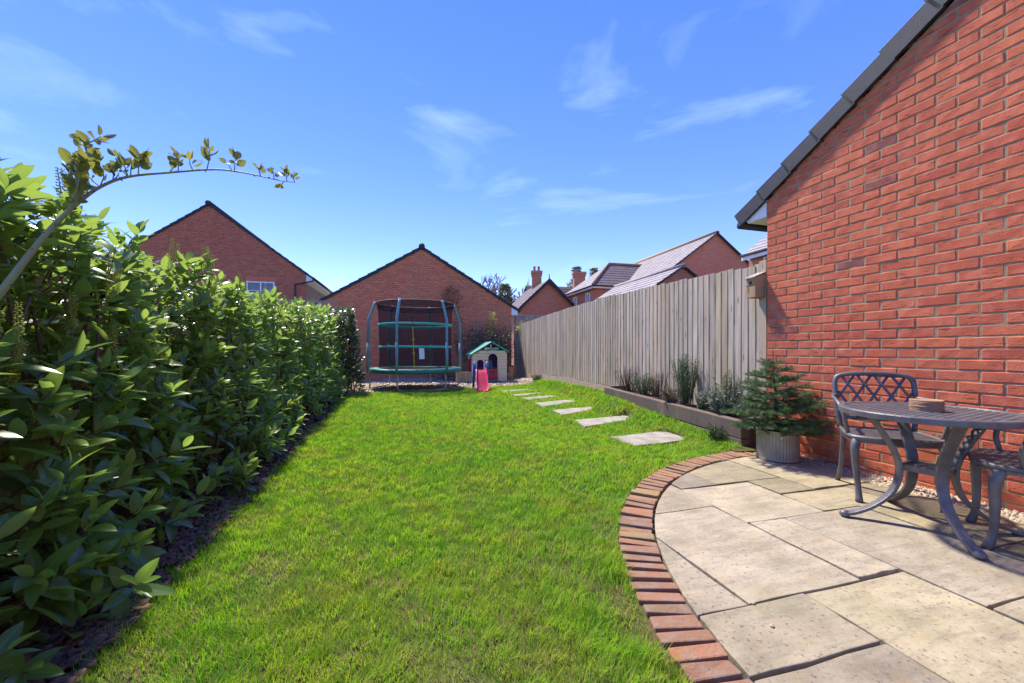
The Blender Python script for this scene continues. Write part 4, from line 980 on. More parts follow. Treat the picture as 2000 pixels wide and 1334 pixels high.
# climbing rose cane arching over
rose = thing('climbing_rose', 'thorny rose cane with young leaves arching above the hedge', 'rose', P(-30, 640, .85) * 1.0)
cp = [P(-60, 640, .80), P(0, 572, .82), P(55, 500, .85), P(105, 440, .88), P(150, 398, .92), P(195, 365, .96), P(250, 345, 1.0), P(330, 337, 1.05), P(420, 331, 1.1), P(480, 338, 1.14), P(535, 350, 1.18), P(572, 356, 1.2)]
sp = spline(cp, 4); nn_ = len(sp); MB().tube(sp, [lerp(.0108, .0011, (i / nn_) ** .38) for i in range(nn_)], 8).build('cane', 'cane', rose, smooth=True)
cp2 = [P(150, 398, .92), P(168, 345, .95), P(170, 305, .97), P(165, 275, .98)]; sp2 = spline(cp2, 4); MB().tube(sp2, [.004 * (1 - .7 * i / len(sp2)) for i in range(len(sp2))], 6).build('cane', 'cane', rose, smooth=True)
cp3 = [P(110, 440, .88), P(140, 400, .88), P(150, 350, .88), P(120, 315, .9)]; sp3 = spline(cp3, 4); MB().tube(sp3, [.004 * (1 - .7 * i / len(sp3)) for i in range(len(sp3))], 6).build('cane', 'cane', rose, smooth=True)
th = MB()
for i in range(3, nn_ - 4, 2):
    p = sp[i]; d = Vector((rnd.uniform(-1, 1), rnd.uniform(-1, 1), rnd.uniform(-1, .6))).normalized(); rr = lerp(.0108, .0011, (i / nn_) ** .38); th.tube([p + d * rr * .8, p + d * (rr + .006)], [.0022, .0003], 5)
th.build('thorns', 'stemred', rose)
T_ROSE = leaf_template(.026, .017, .15, .2, 4, 5); RM = []
for k in range(4):
    me = bpy.data.meshes.new('leaf'); me.from_pydata([tuple(v) for v in T_ROSE[0] * (1 + .0 * k)], [], [tuple(int(i) for i in f) for f in T_ROSE[1]]); me.update()
    a = me.attributes.new('tint', 'FLOAT', 'POINT'); a.data.foreach_set('value', np.full(len(T_ROSE[0]), k / 3., dtype=np.float32)); me.materials.append(MT['roseleaf']); RM.append(me)
def rose_sprig(p, up, size, nl):
    tw = MB(); tip = p + up * size; tw.tube([p, p.lerp(tip, .5) + Vector((rnd.uniform(-1, 1), rnd.uniform(-1, 1), 0)) * size * .08, tip], [.0016, .0013, .0007], 5); tw.build('sprig', 'cane', rose)
    for k in range(nl):
        f = .35 + .65 * k / max(1, nl - 1); d = (up * .5 + Vector((rnd.uniform(-1, 1), rnd.uniform(-1, 1), rnd.uniform(-.2, .7)))).normalized(); x = d.orthogonal().normalized(); x = (Matrix.Rotation(rnd.uniform(0, 6.28), 3, d) @ x); z3 = x.cross(d)
        o = link('leaf', rnd.choice(RM), rose, True); o.matrix_basis = Matrix.Translation(p.lerp(tip, f) + d * .004) @ Matrix((x, d, z3)).transposed().to_4x4() @ Matrix.Scale(rnd.uniform(.75, 1.4) * min(1, size / .06 + .25), 4)
for (px, py, Y, sz, nl) in ((270, 343, 1.0, .052, 9), (255, 344, 1.0, .04, 6), (348, 335, 1.06, .045, 9), (404, 331, 1.09, .06, 10), (458, 334, 1.12, .045, 8), (508, 343, 1.16, .02, 4), (535, 350, 1.18, .025, 5), (560, 355, 1.19, .03, 7), (575, 357, 1.2, .02, 6)):
    rose_sprig(P(px, py, Y), Vector((rnd.uniform(-.25, .25), 0, 1)).normalized(), sz, nl)
for i in range(18, nn_ - 2, 2):
    if rnd.random() < .7: rose_sprig(sp[i], Vector((rnd.uniform(-.7, .7), rnd.uniform(-.6, .6), rnd.choice((.8, .8, -.5)))).normalized(), lerp(.05, .018, i / nn_) * rnd.uniform(.6, 1.2), rnd.randint(3, 6))
for spx in (sp2, sp3):
    for i in range(3, len(spx), 2): rose_sprig(spx[i], Vector((rnd.uniform(-.9, .9), rnd.uniform(-.3, .3), .7)).normalized(), .04, 7)
for i in range(16, 26, 2): rose_sprig(sp[i], Vector((rnd.uniform(-.6, .6), rnd.uniform(-.3, .3), .8)).normalized(), .045, 7)

# generic small-leaved bush
def bush(name, label, cat, c, rad, n, leaf, mat, tl=(0, .6), stems=6, seed=1, group=None, upb=.3, hollow=.45, twig='twig'):
    rs = np.random.RandomState(seed); root = thing(name, label, cat, (c[0], c[1], 0 if c[2] - rad[2] < .4 else c[2] - rad[2]), group)
    v = unit(rs.normal(0, 1, (n, 3))); r = (hollow + (1 - hollow) * rs.rand(n) ** .6)
    lump = 1 + .22 * np.sin(v[:, 0] * 7 + seed) * np.sin(v[:, 2] * 6 + seed * 2) + .12 * np.sin(v[:, 1] * 13)
    pos = np.array(c)[None] + v * (r * lump)[:, None] * np.array(rad)[None]
    keep = pos[:, 2] > .03; pos, v = pos[keep], v[keep]; n = len(pos)
    d = unit(v + rs.normal(0, .6, (n, 3)) + np.array([0, 0, upb])); nr = v + rs.normal(0, .5, (n, 3)) + np.array([0, 0, .6])
    place(leaf_template(leaf, leaf * .45, .15, .2, 3, 3), pos, d, nr, rs.uniform(.6, 1.25, n), np.clip(rs.uniform(tl[0], tl[1], n), 0, 1), 'foliage', mat, root, 'stuff')
    b0 = Vector((c[0], c[1], max(0, c[2] - rad[2] - .05)))
    for k in range(stems):
        e = Vector(c) + Vector(rs.uniform(-.6, .6, 3)) * Vector(rad).length * .5; e.z = c[2] + rad[2] * rs.uniform(.1, .8)
        MB().tube(arc_pts(b0, b0.lerp(e, .5) + Vector((rs.uniform(-.1, .1) * rad[0], 0, 0)), e, 5), [.012, .01, .008, .006, .005, .003], 5).build('stem', twig, root)
    return root
c = P(945, 655, 14.2); bush('garden_shrub', 'dark loose evergreen shrub against the garage wall behind the playhouse', 'shrub', (c.x + .05, 14.3, 1.1), (.85, .45, .75), 3800, .06, 'shrub', (0, .7), 8, 41)
c = P(960, 615, 14.6); bush('variegated_shoot', 'upright pale variegated climber rising above the dark shrub', 'climber', (c.x, 14.6, 1.75), (.16, .14, .62), 420, .07, 'yellowleaf', (0, 1), 3, 42)
c = P(985, 655, 14.4); bush('garden_shrub', 'reddish twiggy shrub between playhouse and fence', 'shrub', (c.x, 14.6, 1.2), (.42, .3, .7), 900, .055, 'shrub', (.3, 1), 8, 43)
c = P(1014, 630, 15.0); bush('yellow_climber', 'yellow green climber spilling over the far end of the fence', 'climber', (c.x + .25, 14.9, 1.78), (.45, .3, .26), 900, .06, 'yellowleaf', (0, .8), 4, 44)
c = P(880, 575, 14.85); bush('wall_climber', 'sparse leafy climber on the garage wall above the trampoline', 'climber', (c.x + .03, 14.9, 3.0), (.38, .10, .42), 420, .06, 'shrub', (.2, 1), 3, 45)
c = P(893, 640, 14.9); cl = bush('wall_climber', 'thin dark climber trailing down the garage wall beside the net', 'climber', (c.x, 15.02, 1.9), (.22, .08, 1.1), 330, .055, 'shrub', (0, .6), 3, 46)
c = P(870, 735, 13.2); bush('low_plant', 'low dark spreading plant on the gravel under the trampoline', 'plant', (c.x, 13.4, .14), (.75, .4, .2), 700, .06, 'shrub', (0, .4), 3, 47)
# trellis panels on the garage wall
def trellis(c0, wd, ht, nx, nz_, label):
    t = thing('trellis', label, 'trellis', (c0.x, c0.y, 0))
    for k in range(nx): a = c0 + rt_b * (wd * k / (nx - 1)); MB().bar(a, a + Z1 * ht, .03, .03, nf).build('upright', 'fence_l', t)
    for k in range(nz_): a = c0 + Z1 * (ht * k / (nz_ - 1)) + nf * .025; MB().bar(a - rt_b * .03, a + rt_b * (wd + .03), .02, .03).build('rung', 'fence_l', t)
wy = lambda px: (GC + ul * 0) 
def on_wall(px, z):        # point on the garage face at image column px
    k = (px - 1000) / FP; q = (k * GC.y - GC.x) / (ul.x - k * ul.y); return GC + ul * q + nf * .024 + Z1 * z
trellis(on_wall(921, 1.0), .36, 1.12, 4, 5, 'small timber trellis on the garage wall above the dark shrub')
trellis(on_wall(768, .45), .35, 1.75, 2, 8, 'ladder shaped trellis on the garage wall behind the trampoline net')

# planter plants
def herb(name, label, base, H, spread, ns, mat, leaf, dens, seed, lean=.25, tl=(0, 1), stem='herb', cat='plant'):
    rs = np.random.RandomState(seed); root = thing(name, label, cat, base); pos, d, nr = [], [], []; st = MB()
    for k in range(ns):
        a = rs.uniform(0, 6.28); r = spread * rs.rand() ** .7; tp = Vector(base) + Vector((math.cos(a) * r, math.sin(a) * r * .7, H * rs.uniform(.55, 1.0)))
        b0 = Vector(base) + Vector((math.cos(a), math.sin(a) * .7, 0)) * r * .35; md = b0.lerp(tp, .5) + Vector((math.cos(a), math.sin(a), 0)) * r * lean * .3
        cv = arc_pts(b0, md, tp, 6); st.tube(cv, [.0032, .003, .0027, .0024, .002, .0016, .001], 4, cap=False)
        for j in range(dens):
            t = .12 + .88 * rs.rand(); i = min(5, int(t * 6)); p = cv[i].lerp(cv[i + 1], t * 6 - i); pos.append(p); v = rs.normal(0, 1, 3) + np.array([0, 0, .8]); d.append(v); nr.append(rs.normal(0, 1, 3) + np.array([0, 0, .4]))
    st.build('stems', stem, root)
    if dens: place(leaf_template(leaf, leaf * .3, .1, .1, 3, 2), np.array([tuple(p) for p in pos]), np.array(d), np.array(nr), rs.uniform(.6, 1.2, len(pos)), rs.uniform(tl[0], tl[1], len(pos)), 'leaves', mat, root, 'stuff')
    return root
def pp(px, z=.30, off=.24):  # point in the planter below image column px
    k = (px - 1000) / FP; q = pa + rp_ * off; t = (k * q.y - q.x) / (dp.x - k * dp.y); r = q + dp * t; return (r.x, r.y, z)
herb('lavender', 'dry dark lavender stalks at the far end of the raised planter', pp(1228, .31), .46, .30, 80, 'dry', .022, 10, 61, tl=(0, .4), stem='twig')
herb('green_herb', 'dark green bushy herb between dry stalks in the planter', pp(1258, .31), .34, .26, 50, 'herb', .035, 26, 62, tl=(0, .6))
herb('lavender', 'brown dry seed stalks left of the rosemary in the planter', pp(1285, .31), .40, .22, 60, 'dry', .02, 9, 63, tl=(.2, .8), stem='twig')
herb('hydrangea', 'rust brown dried clump spilling over the planter edge', pp(1312, .29, .10), .2, .16, 60, 'dry', .032, 22, 64, tl=(.7, 1), stem='twig')
herb('rosemary', 'tall upright rosemary bush in the middle of the planter', pp(1340, .29), .66, .20, 85, 'herb', .028, 55, 65, .1, tl=(0, 1))
herb('silver_lavender', 'small silver grey leaved plant in the planter', pp(1372, .28, .16), .24, .14, 55, 'sage', .03, 20, 66)
herb('sage', 'grey green broad leaved sage near the fir tree', pp(1408, .27, .18), .3, .19, 55, 'sage', .05, 16, 67, tl=(0, .5))
herb('rosemary', 'leaning rosemary sprigs behind the potted fir', pp(1425, .27, .30), .5, .2, 40, 'herb', .03, 40, 68)
# rough grass tufts at the fence foot
def tuft(px, Y, off, h, label, seed):
    x = fence_x(Y) - off; herb('grass_tuft', label, (x, Y, float(gz(x, Y)) - .01), h, .22, 90, 'herb', .04, 3, seed, tl=(0, .5), cat='grass tuft')
tuft(0, 12.0, .16, .22, 'long dark grass tuft at the far foot of the fence', 71)
herb('grass_tuft', 'long grass tuft at the near end of the raised planter', (planter_x(4.25) - .09, 4.28, .04), .16, .14, 80, 'herb', .05, 2, 72, tl=(0, .6), cat='grass tuft')

# ------------------------------------------------------------------ potted fir
pc = Vector((2.44, 3.66, 0))
pot = MB(); prof = [(.0, .004), (.196, .004), (.205, .012), (.205, .03)]
nR = 88; pb_ = []
b = len(pot.v); rows = [(.163, .0), (.170, .008), (.164, .03), (.165, .25), (.171, .262), (.171, .275), (.161, .275), (.155, .22)]
for (r, z) in rows:
    for k in range(nR):
        a = 2 * math.pi * k / nR; rr = r + (.0032 if (k % 2 and .02 < z < .255) else 0); pot.v.append((pc.x + rr * math.cos(a), pc.y + rr * math.sin(a), z)); pot.t.append(0)
for i in range(len(rows) - 1):
    for k in range(nR): k2 = (k + 1) % nR; pot.f.append((i * nR + k, i * nR + k2, (i + 1) * nR + k2, (i + 1) * nR + k))
pt_ = thing('plant_pot', 'ribbed galvanised metal pot holding the small fir', 'pot', pc)
pot.build('pot_body', 'pot', pt_); MB().revolve(pc, [(0, .225), (.158, .225)], 32).build('compost', 'soil', pt_)
MB().revolve(pc, [(.166, .0), (.174, .002), (.174, .012), (.165, .016)], 48).build('base_rim', 'twig', pt_, smooth=True)
tg = pc + Vector((-.07, -.158, .225)); MB().box(tg, (.016, .006, .022), Matrix.Rotation(.6, 3, 'Y')).build('plant_tag', 'cream', pt_)
fir = thing('fir_tree', 'small bushy fir tree growing in the galvanised pot', 'tree', pc + Z1 * .22)
rs = np.random.RandomState(5); top = P(1509, 680, 3.64); trk = [pc + Z1 * .2, pc + Vector((-.01, 0, .45)), pc + Vector((-.03, 0, .72)), Vector((top.x, 3.64, top.z))]
MB().tube(spline(trk, 5), [.016 * (1 - .85 * i / 15) for i in range(16)], 7).build('trunk', 'twig', fir, smooth=True)
tks = spline(trk, 5); pos, d, nr, tn_ = [], [], [], []; br = MB()
def needles(a, b, dens, up):
    L = (b - a).length; n = int(L * dens); ax_ = (b - a).normalized()
    for k in range(n):
        t = (k + rs.rand()) / n; p = a.lerp(b, t); v = Vector(rs.normal(0, 1, 3)); v = v - ax_ * v.dot(ax_); v.normalize(); v = (v + Vector((0, 0, .35)) + ax_ * .55).normalized()
        pos.append(tuple(p)); d.append(tuple(v)); nr.append(tuple(Vector(rs.normal(0, 1, 3)))); tn_.append(np.clip(.25 + .5 * up * t + rs.normal(0, .18), 0, 1))
whorls = [(.28, .29, 9), (.33, .34, 10), (.38, .35, 10), (.44, .335, 10), (.50, .31, 9), (.56, .28, 8), (.63, .235, 8), (.70, .185, 7), (.77, .14, 6), (.84, .10, 4), (.90, .055, 3)]
for (zz, rad, nbr) in whorls:
    f = (zz - .2) / (top.z - .2); c0 = tks[min(15, int(f * 15))]; c0 = Vector((c0.x, c0.y, zz)); a0 = rs.uniform(0, 6.28)
    for k in range(nbr):
        a = a0 + 6.283 * k / nbr + rs.uniform(-.2, .2); L = rad * rs.uniform(.7, 1.3); rise = rs.uniform(-.08, .2) + .35 * f * f
        c1 = c0 + Z1 * rs.uniform(-.035, .035); e = c1 + Vector((math.cos(a) * L, math.sin(a) * L, L * rise)); m = c1.lerp(e, .5) - Z1 * .015; cv = arc_pts(c1, m, e, 4)
        br.tube(cv, [.005, .0042, .0034, .0026, .0015], 5)
        for i in range(4): needles(cv[i], cv[i + 1], 950 if i else 300, i / 4)
        for j in range(int(3 + L * 14)):
            t = rs.uniform(.25, .95); i = min(3, int(t * 4)); p = cv[i].lerp(cv[i + 1], t * 4 - i); sgn = 1 if j % 2 else -1; aa = a + sgn * rs.uniform(.6, 1.0); l2 = (L * (1 - t) * .75 + .055) * rs.uniform(.7, 1.1)
            q = p + Vector((math.cos(aa) * l2, math.sin(aa) * l2, l2 * rs.uniform(-.05, .3))); br.tube([p, q], [.0025, .0012], 4); needles(p, q, 1100, 1)
needles(tks[12], tks[15], 90, 1)
br.build('branches', 'twig', fir)
V = np.array([(-.0011, 0, 0), (.0011, 0, 0), (.0009, .02, 0), (-.0009, .02, 0)]); qd = np.array([(0, 1, 2, 3)])
place((V, qd, np.zeros(4)), np.array(pos), np.array(d), np.array(nr), rs.uniform(.7, 1.15, len(pos)), np.array(tn_), 'needles', 'needle', fir, 'stuff', False)

# ------------------------------------------------------------------ table, chairs, coasters
TC = Vector((2.367, 2.274, 0)); TZ = .655; TR = .392
table = thing('garden_table', 'round cast metal garden table with lattice top', 'table', TC)
MB().revolve(TC + Z1 * TZ, [(TR - .035, -.004), (TR - .03, .004), (TR - .004, .004), (TR, -.002), (TR, -.028), (TR - .008, -.032), (TR - .03, -.012), (TR - .035, -.004)], 72).build('rim', 'metal', table, smooth=False)
lat = MB(); rr = TR - .03
for fam in (R(28), R(28 + 62)):
    dx, dy = math.cos(fam), math.sin(fam); k = -11
    while k <= 11:
        o_ = k * .034; k += 1
        if abs(o_) >= rr - .01: continue
        h_ = math.sqrt(rr * rr - o_ * o_); a = TC + Vector((-dy * o_ - dx * h_, dx * o_ - dy * h_, TZ - .003)); b = TC + Vector((-dy * o_ + dx * h_, dx * o_ + dy * h_, TZ - .003)); lat.bar(a, b, .0115, .008 if fam < 1 else .0076)
lat.build('lattice_top', 'metal', table)
MB().revolve(TC + Z1 * TZ, [(.0, .003), (.075, .003), (.078, -.008), (0, -.008)], 24).build('centre_disc', 'metal', table)
for k in range(8):
    a = 6.283 * k / 8; MB().bar(TC + Vector((.07 * math.cos(a), .07 * math.sin(a), TZ - .009)), TC + Vector(((TR - .02) * math.cos(a), (TR - .02) * math.sin(a), TZ - .009)), .016, .012).build('support_rib', 'metal', table)
fa = math.atan2(1.907 - 2.274, 2.242 - 2.367)
for k in range(4):
    a = fa + k * math.pi / 2; er = Vector((math.cos(a), math.sin(a), 0)); et = Vector((-er.y, er.x, 0))
    prof = spline([TC + er * r + Z1 * z for r, z in ((.285, .648), (.225, .555), (.165, .45), (.128, .35), (.128, .26), (.165, .165), (.245, .085), (.33, .035), (.385, .018))], 4)
    lg = MB(); n = len(prof)
    for i, p in enumerate(prof):
        dv = (prof[min(i + 1, n - 1)] - prof[max(0, i - 1)]).normalized(); nn2 = dv.cross(et).normalized(); wd = lerp(.030, .022, i / n); th_ = .009
        for sx, sy in ((-1, -1), (1, -1), (1, 1), (-1, 1)): lg.v.append(tuple(p + et * wd * sx + nn2 * th_ * sy)); lg.t.append(0)
        if i:
            for q in range(4): a_, b_ = (i - 1) * 4 + q, (i - 1) * 4 + (q + 1) % 4; lg.f.append((a_, b_, b_ + 4, a_ + 4))
    lg.f += [(3, 2, 1, 0), tuple(range(4 * n - 4, 4 * n))]
    l_ = lg.build('leg', 'metal', table, bevel=.004)
    ft = MB().revolve(TC + er * .385 + Z1 * 0, [(0, .002), (.018, .002), (.026, .012), (.026, .022), (.018, .036), (0, .040)], 14).build('foot', 'metal', table, smooth=True)
sh = MB()
for k in range(4):
    a, b2 = fa + k * math.pi / 2, fa + (k + 1) * math.pi / 2; p, q = [TC + Vector((math.cos(x) * .128, math.sin(x) * .128, .325)) for x in (a, b2)]; sh.bar(p, q, .012, .03)
sh.build('shelf_frame', 'metal', table)
sg = MB()
for (ox, oy, r) in ((0, 0, .05), (.055, .03, .035), (-.055, -.03, .035), (-.03, .055, .035), (.03, -.055, .035)): sg.revolve(TC + Vector((ox, oy, .325)), [(r - .008, -.004), (r - .008, .004), (r, .004), (r, -.004), (r - .008, -.004)], 20)
for a in (0, 1): 
    e = Vector((math.cos(fa + a * math.pi / 2), math.sin(fa + a * math.pi / 2), 0)); sg.bar(TC - e * .125 + Z1 * .322, TC + e * .125 + Z1 * .322, .012, .006)
sg.build('shelf_lattice', 'metal', table)
for k in range(8):
    c = TC + Vector((rnd.uniform(-.002, .002), rnd.uniform(-.002, .002), TZ + .0028 + k * .0073)); r = .071 + rnd.uniform(-.001, .001)
    b = MB().revolve(c, [(0, 0), (r - .002, 0), (r, .0015), (r, .0055), (r - .002, .0072), (0, .0072)] if k < 7 else [(0, 0), (r - .002, 0), (r, .0015), (r, .0075), (r - .003, .009), (r - .008, .0085), (r - .010, .006), (0, .006)], 36).build('coaster', 'coaster')
    tag(b, 'round brown wooden coaster in the stack on the garden table' if k < 7 else 'topmost round wooden coaster with raised rim on the table', 'coaster', 'coasters stacked on the table')
def chair(loc, fwd, label):
    root = thing('garden_chair', label, 'chair', loc, 'cast metal garden chairs'); f = Vector(fwd).normalized(); r = Vector((f.y, -f.x, 0)); L = Vector(loc)
    W = lambda x, y, z: L + r * x + f * y + Z1 * z
    out = [(-.205, -.20), (-.225, -.05), (-.235, .10), (-.215, .19), (-.12, .235), (0, .245), (.12, .235), (.215, .19), (.235, .10), (.225, -.05), (.205, -.20)]
    op = spline([W(x, y, .42) for x, y in out], 3)
    MB().tube(op + [op[0]], .016, 6, 1.0).build('seat_frame', 'metal', root, smooth=True)
    apron = MB()
    for i in range(len(op)): a, b = op[i], op[(i + 1) % len(op)]; apron.add([a + Z1 * .008, b + Z1 * .008, b - Z1 * .03, a - Z1 * .03], [(0, 1, 2, 3)])
    ap = apron.build('seat_apron', 'metal', root); md = ap.modifiers.new('thick', 'SOLIDIFY'); md.thickness = .012; md.offset = 0
    sl = MB()
    def yl(x): return np.interp(abs(x), [0, .12, .215, .235], [.24, .23, .185, .1])
    for fam in (1, -1):
        for k in range(-16, 17):
            o_ = k * .036; pts = []
            for s_ in np.linspace(-.5, .5, 81):
                x, y = s_ * .8, o_ + fam * s_ * .62
                if abs(x) < .222 and -.2 < y < yl(x): pts.append((x, y))
            if len(pts) > 2: sl.bar(W(pts[0][0], pts[0][1], .424), W(pts[-1][0], pts[-1][1], .424), .011, .008 if fam > 0 else .0074)
    sl.build('seat_lattice', 'metal', root)
    for sx in (-1, 1):
        MB().tube(spline([W(sx * .205, .175, .41), W(sx * .222, .200, .34), W(sx * .215, .200, .20), W(sx * .205, .205, .08), W(sx * .205, .225, .0)], 4), [.026, .027, .027, .026, .025, .023, .022, .021, .020, .019, .018, .017, .017, .018, .019, .021, .022], 8).build('leg', 'metal', root, smooth=True)
        MB().tube(spline([W(sx * .19, -.185, .42), W(sx * .195, -.195, .28), W(sx * .20, -.225, .12), W(sx * .21, -.265, .0)], 4), [.019, .019, .019, .018, .018, .017, .017, .016, .016, .016, .016, .017, .018], 8).build('leg', 'metal', root, smooth=True)
        MB().tube(spline([W(sx * .222, -.245, .66), W(sx * .262, -.16, .655), W(sx * .275, -.02, .645), W(sx * .272, .08, .61), W(sx * .255, .12, .52), W(sx * .235, .11, .425)], 4), .0125, 8, 1.0).build('arm', 'metal', root, smooth=True)
    lean = lambda z: -.195 - (z - .43) * .22
    fr = [(-.205, .42), (-.222, .56), (-.228, .70), (-.222, .775), (-.19, .808), (-.10, .822), (0, .826), (.10, .822), (.19, .808), (.222, .775), (.228, .70), (.222, .56), (.205, .42)]
    MB().tube(spline([W(x, lean(z), z) for x, z in fr], 4), .0165, 8, 1.0).build('back_frame', 'metal', root, smooth=True)
    MB().tube([W(-.215, lean(.50), .50), W(0, lean(.49) - .01, .49), W(.215, lean(.50), .50)], .012, 6).build('back_rail', 'metal', root, smooth=True)
    bl = MB()
    for fam in (1, -1):
        for k in range(-3, 4):
            cx = k * .098; pts = []
            for t in np.linspace(0, 1, 25):
                z = .50 + .325 * t; x = cx + fam * (.17 * (t - .5) + .05 * math.sin(t * math.pi) * 0) * 1.15
                if abs(x) < .217 and z < .826 - .25 * max(0, abs(x) - .15): pts.append(W(x, lean(z) + (.002 if fam > 0 else -.002), z))
            if len(pts) > 3: bl.tube([pts[0], pts[len(pts) // 2], pts[-1]], .0085, 6)
    bl.build('back_lattice', 'metal', root, smooth=True)
chair((2.575, 2.735, 0), (-.449, -.893, 0), 'cast metal armchair with lattice back against the brick wall')
chair((2.70, 2.015, 0), (-.75, .66, 0), 'cast metal armchair turned sideways beside the curved table legs')

# ------------------------------------------------------------------ trampoline
C = Vector((-2.57, 10.65, 0)); RA = 1.15
tr = thing('trampoline', 'round trampoline with green poles and dark safety net', 'trampoline', C)
angs = [R(a) for a in (22, 82, 142, 202, 262, 322)]
PZ = .50
MB().revolve(C + Z1 * PZ, [(.90, .02), (.93, .035), (1.20, .03), (1.215, -.01), (1.205, -.075), (1.17, -.08), (1.15, -.03), (.93, .0), (.90, .02)], 48).build('safety_pad', 'pad', tr, smooth=True)
MB().revolve(C + Z1 * (PZ - .005), [(0, 0), (.92, .01)], 40).build('mat', 'black', tr)
MB().revolve(C + Z1 * (PZ - .05), [(1.13, -.02), (1.16, 0), (1.13, .02), (1.10, 0), (1.13, -.02)], 48).build('frame_ring', 'steel', tr, smooth=True)
pol = lambda a, r, z: C + Vector((math.cos(a) * r, math.sin(a) * r, z))
for k, a in enumerate(angs):
    MB().tube([pol(a, RA + .06, PZ - .06), pol(a, RA + .055, 1.20)], .034, 10).build('pole_lower', 'pole', tr, smooth=True)
    MB().tube(spline([pol(a, RA + .055, 1.19), pol(a, RA + .05, 1.70), pol(a, RA + .035, 1.80), pol(a, 1.035, 2.24)], 5), .0325, 10).build('pole_upper', 'pole', tr, smooth=True)
    MB().tube([pol(a, 1.04, 2.215), pol(a, 1.03, 2.255)], .037, 10).build('pole_cap', 'white', tr)
for k in range(3):
    a, b = angs[(2 * k + 4) % 6] - R(6), angs[(2 * k + 5) % 6] + R(6) if False else angs[(2 * k + 5) % 6]
    a = angs[(2 * k + 4) % 6]
    MB().tube(spline([pol(a, RA, PZ - .06), pol(a, RA + .01, .12), pol(a + R(5), RA - .0, .025), pol((a + R(30)), RA - .12, .02), pol(a + R(55), RA, .025), pol(a + R(60), RA + .01, .12), pol(a + R(60), RA, PZ - .06)], 5), .02, 8).build('leg', 'steel', tr, smooth=True)
MB().revolve(C + Z1 * 2.225, [(.985, 0), (1.0, .02), (1.015, 0), (1.0, -.02), (.985, 0)], 48).build('top_ring', 'black', tr, smooth=True)
MB().revolve(C, [(.99, 2.215), (.965, 2.0), (.945, 1.6), (.93, 1.1), (.935, .7), (.955, PZ + .02)], 48).build('net', 'net', tr, smooth=True)
MB().revolve(C, [(.992, 2.20), (.978, 2.07)], 48).build('net_hem', 'net', tr, smooth=True)
for (z, r) in ((1.66, .952), (1.085, .935)):
    MB().revolve(C + Z1 * z, [(r - .012, -.028), (r + .012, -.028), (r + .016, 0), (r + .012, .028), (r - .012, .028), (r - .016, 0), (r - .012, -.028)], 48).build('net_band', 'band', tr, smooth=True)
az = math.atan2(-1.0, .155); zr = lambda z: interp(z, [.5, 1.1, 1.6, 2.2], [.965, .945, .957, 1.0])
za = lambda z: az + interp(z, [.55, 2.2], [.045, -.02])
MB().tube([pol(za(z), zr(z) + .006, z) for z in (2.2, 1.9, 1.6)], .006, 6).build('zip', 'black', tr)
MB().tube([pol(za(z), zr(z) + .008, z) for z in (1.58, 1.3, 1.0, .8, .60)] + [pol(za(.55) + .03, .975, .555), pol(za(.55) + .16, .985, .56), pol(za(.55) + .33, 1.0, .555)], .0095, 6).build('zip_tape', 'yellow', tr)
for z in (1.26, .93): MB().box(pol(za(z), zr(z) + .012, z), (.06, .02, .03)).build('buckle', 'yellow', tr)
la = az + .23; lb = MB()
for z0, z1 in ((.78, 1.05),): lb.add([pol(la - .06, zr(z0) + .012, z0), pol(la + .07, zr(z0) + .012, z0 + .005), pol(la + .06, zr(z1) + .012, z1), pol(la - .07, zr(z1) + .012, z1)], [(0, 1, 2, 3)])
lb.build('safety_label', 'white', tr)

# ------------------------------------------------------------------ playhouse
HF = G(922.7, 746); HF = Vector(((922.7 - 1000) / FP * 12.7, 12.7, 0)); hr, hn = rt_b, -ax_b; PW = 1.13; PD = 1.0; PEL, PEZ = .88, 1.20
ph = thing('playhouse', 'cream plastic playhouse with green roof and red half door', 'playhouse', HF)
q = lambda u, dpt, z: HF + hr * u + ax_b * dpt + Z1 * z
Rp = Matrix((hr, ax_b, Z1)).transposed()
apx = .60
def ptopz(u): return PEL + (PEZ - PEL) * (u / apx if u < apx else 1 - (u - apx) / (PW - apx) * .72)
# front wall built from courses with openings: window (u .14-.36) and arched doorway (.50-.80)
fw = MB()
def boxw(u0, u1, z0, z1, off=0., d=.04): fw.box(q((u0 + u1) / 2, -off / 2 + d / 2, (z0 + z1) / 2), (u1 - u0, d + off, z1 - z0), Rp)
nc = 12; ch = .1
for i in range(13):
    z0 = i * ch; z1 = z0 + ch - .012
    segs = [(0, PW)]
    def cut(segs, a, b):
        o = []
        for s0, s1 in segs:
            if s1 <= a or s0 >= b: o.append((s0, s1))
            else:
                if s0 < a: o.append((s0, a))
                if s1 > b: o.append((b, s1))
        return o
    zm = (z0 + z1) / 2
    if .30 < zm < .70: segs = cut(segs, .13, .37)
    if zm < .90: hw_ = .16 if zm < .72 else math.sqrt(max(.0, .16 ** 2 - (zm - .74) ** 2)) if zm > .74 else .16; segs = cut(segs, .66 - hw_, .66 + hw_)
    for s0, s1 in segs:
        a = max(s0, 0); b = s1
        # trim by the gable slope
        while a < b and ptopz(a) < z1: a += .01
        while b > a and ptopz(b) < z1: b -= .01
        if b - a > .02: boxw(a, b, z0, z1, .012 * (i % 1 == 0))
fw.build('front_wall', 'cream', ph, bevel=.006)
bk = MB()   # thin continuous sheet behind the siding grooves with openings left free
for (u0, u1, z0, z1) in ((0, .13, 0, .9), (.37, .50, 0, .95), (.82, PW, 0, .93), (.13, .37, 0, .30), (.13, .37, .70, .95), (.50, .82, .90, 1.0)): bk.box(q((u0 + u1) / 2, .03, (z0 + z1) / 2), (u1 - u0, .02, z1 - z0), Rp)
bk.build('wall_lining', 'cream', ph)
sw = MB()
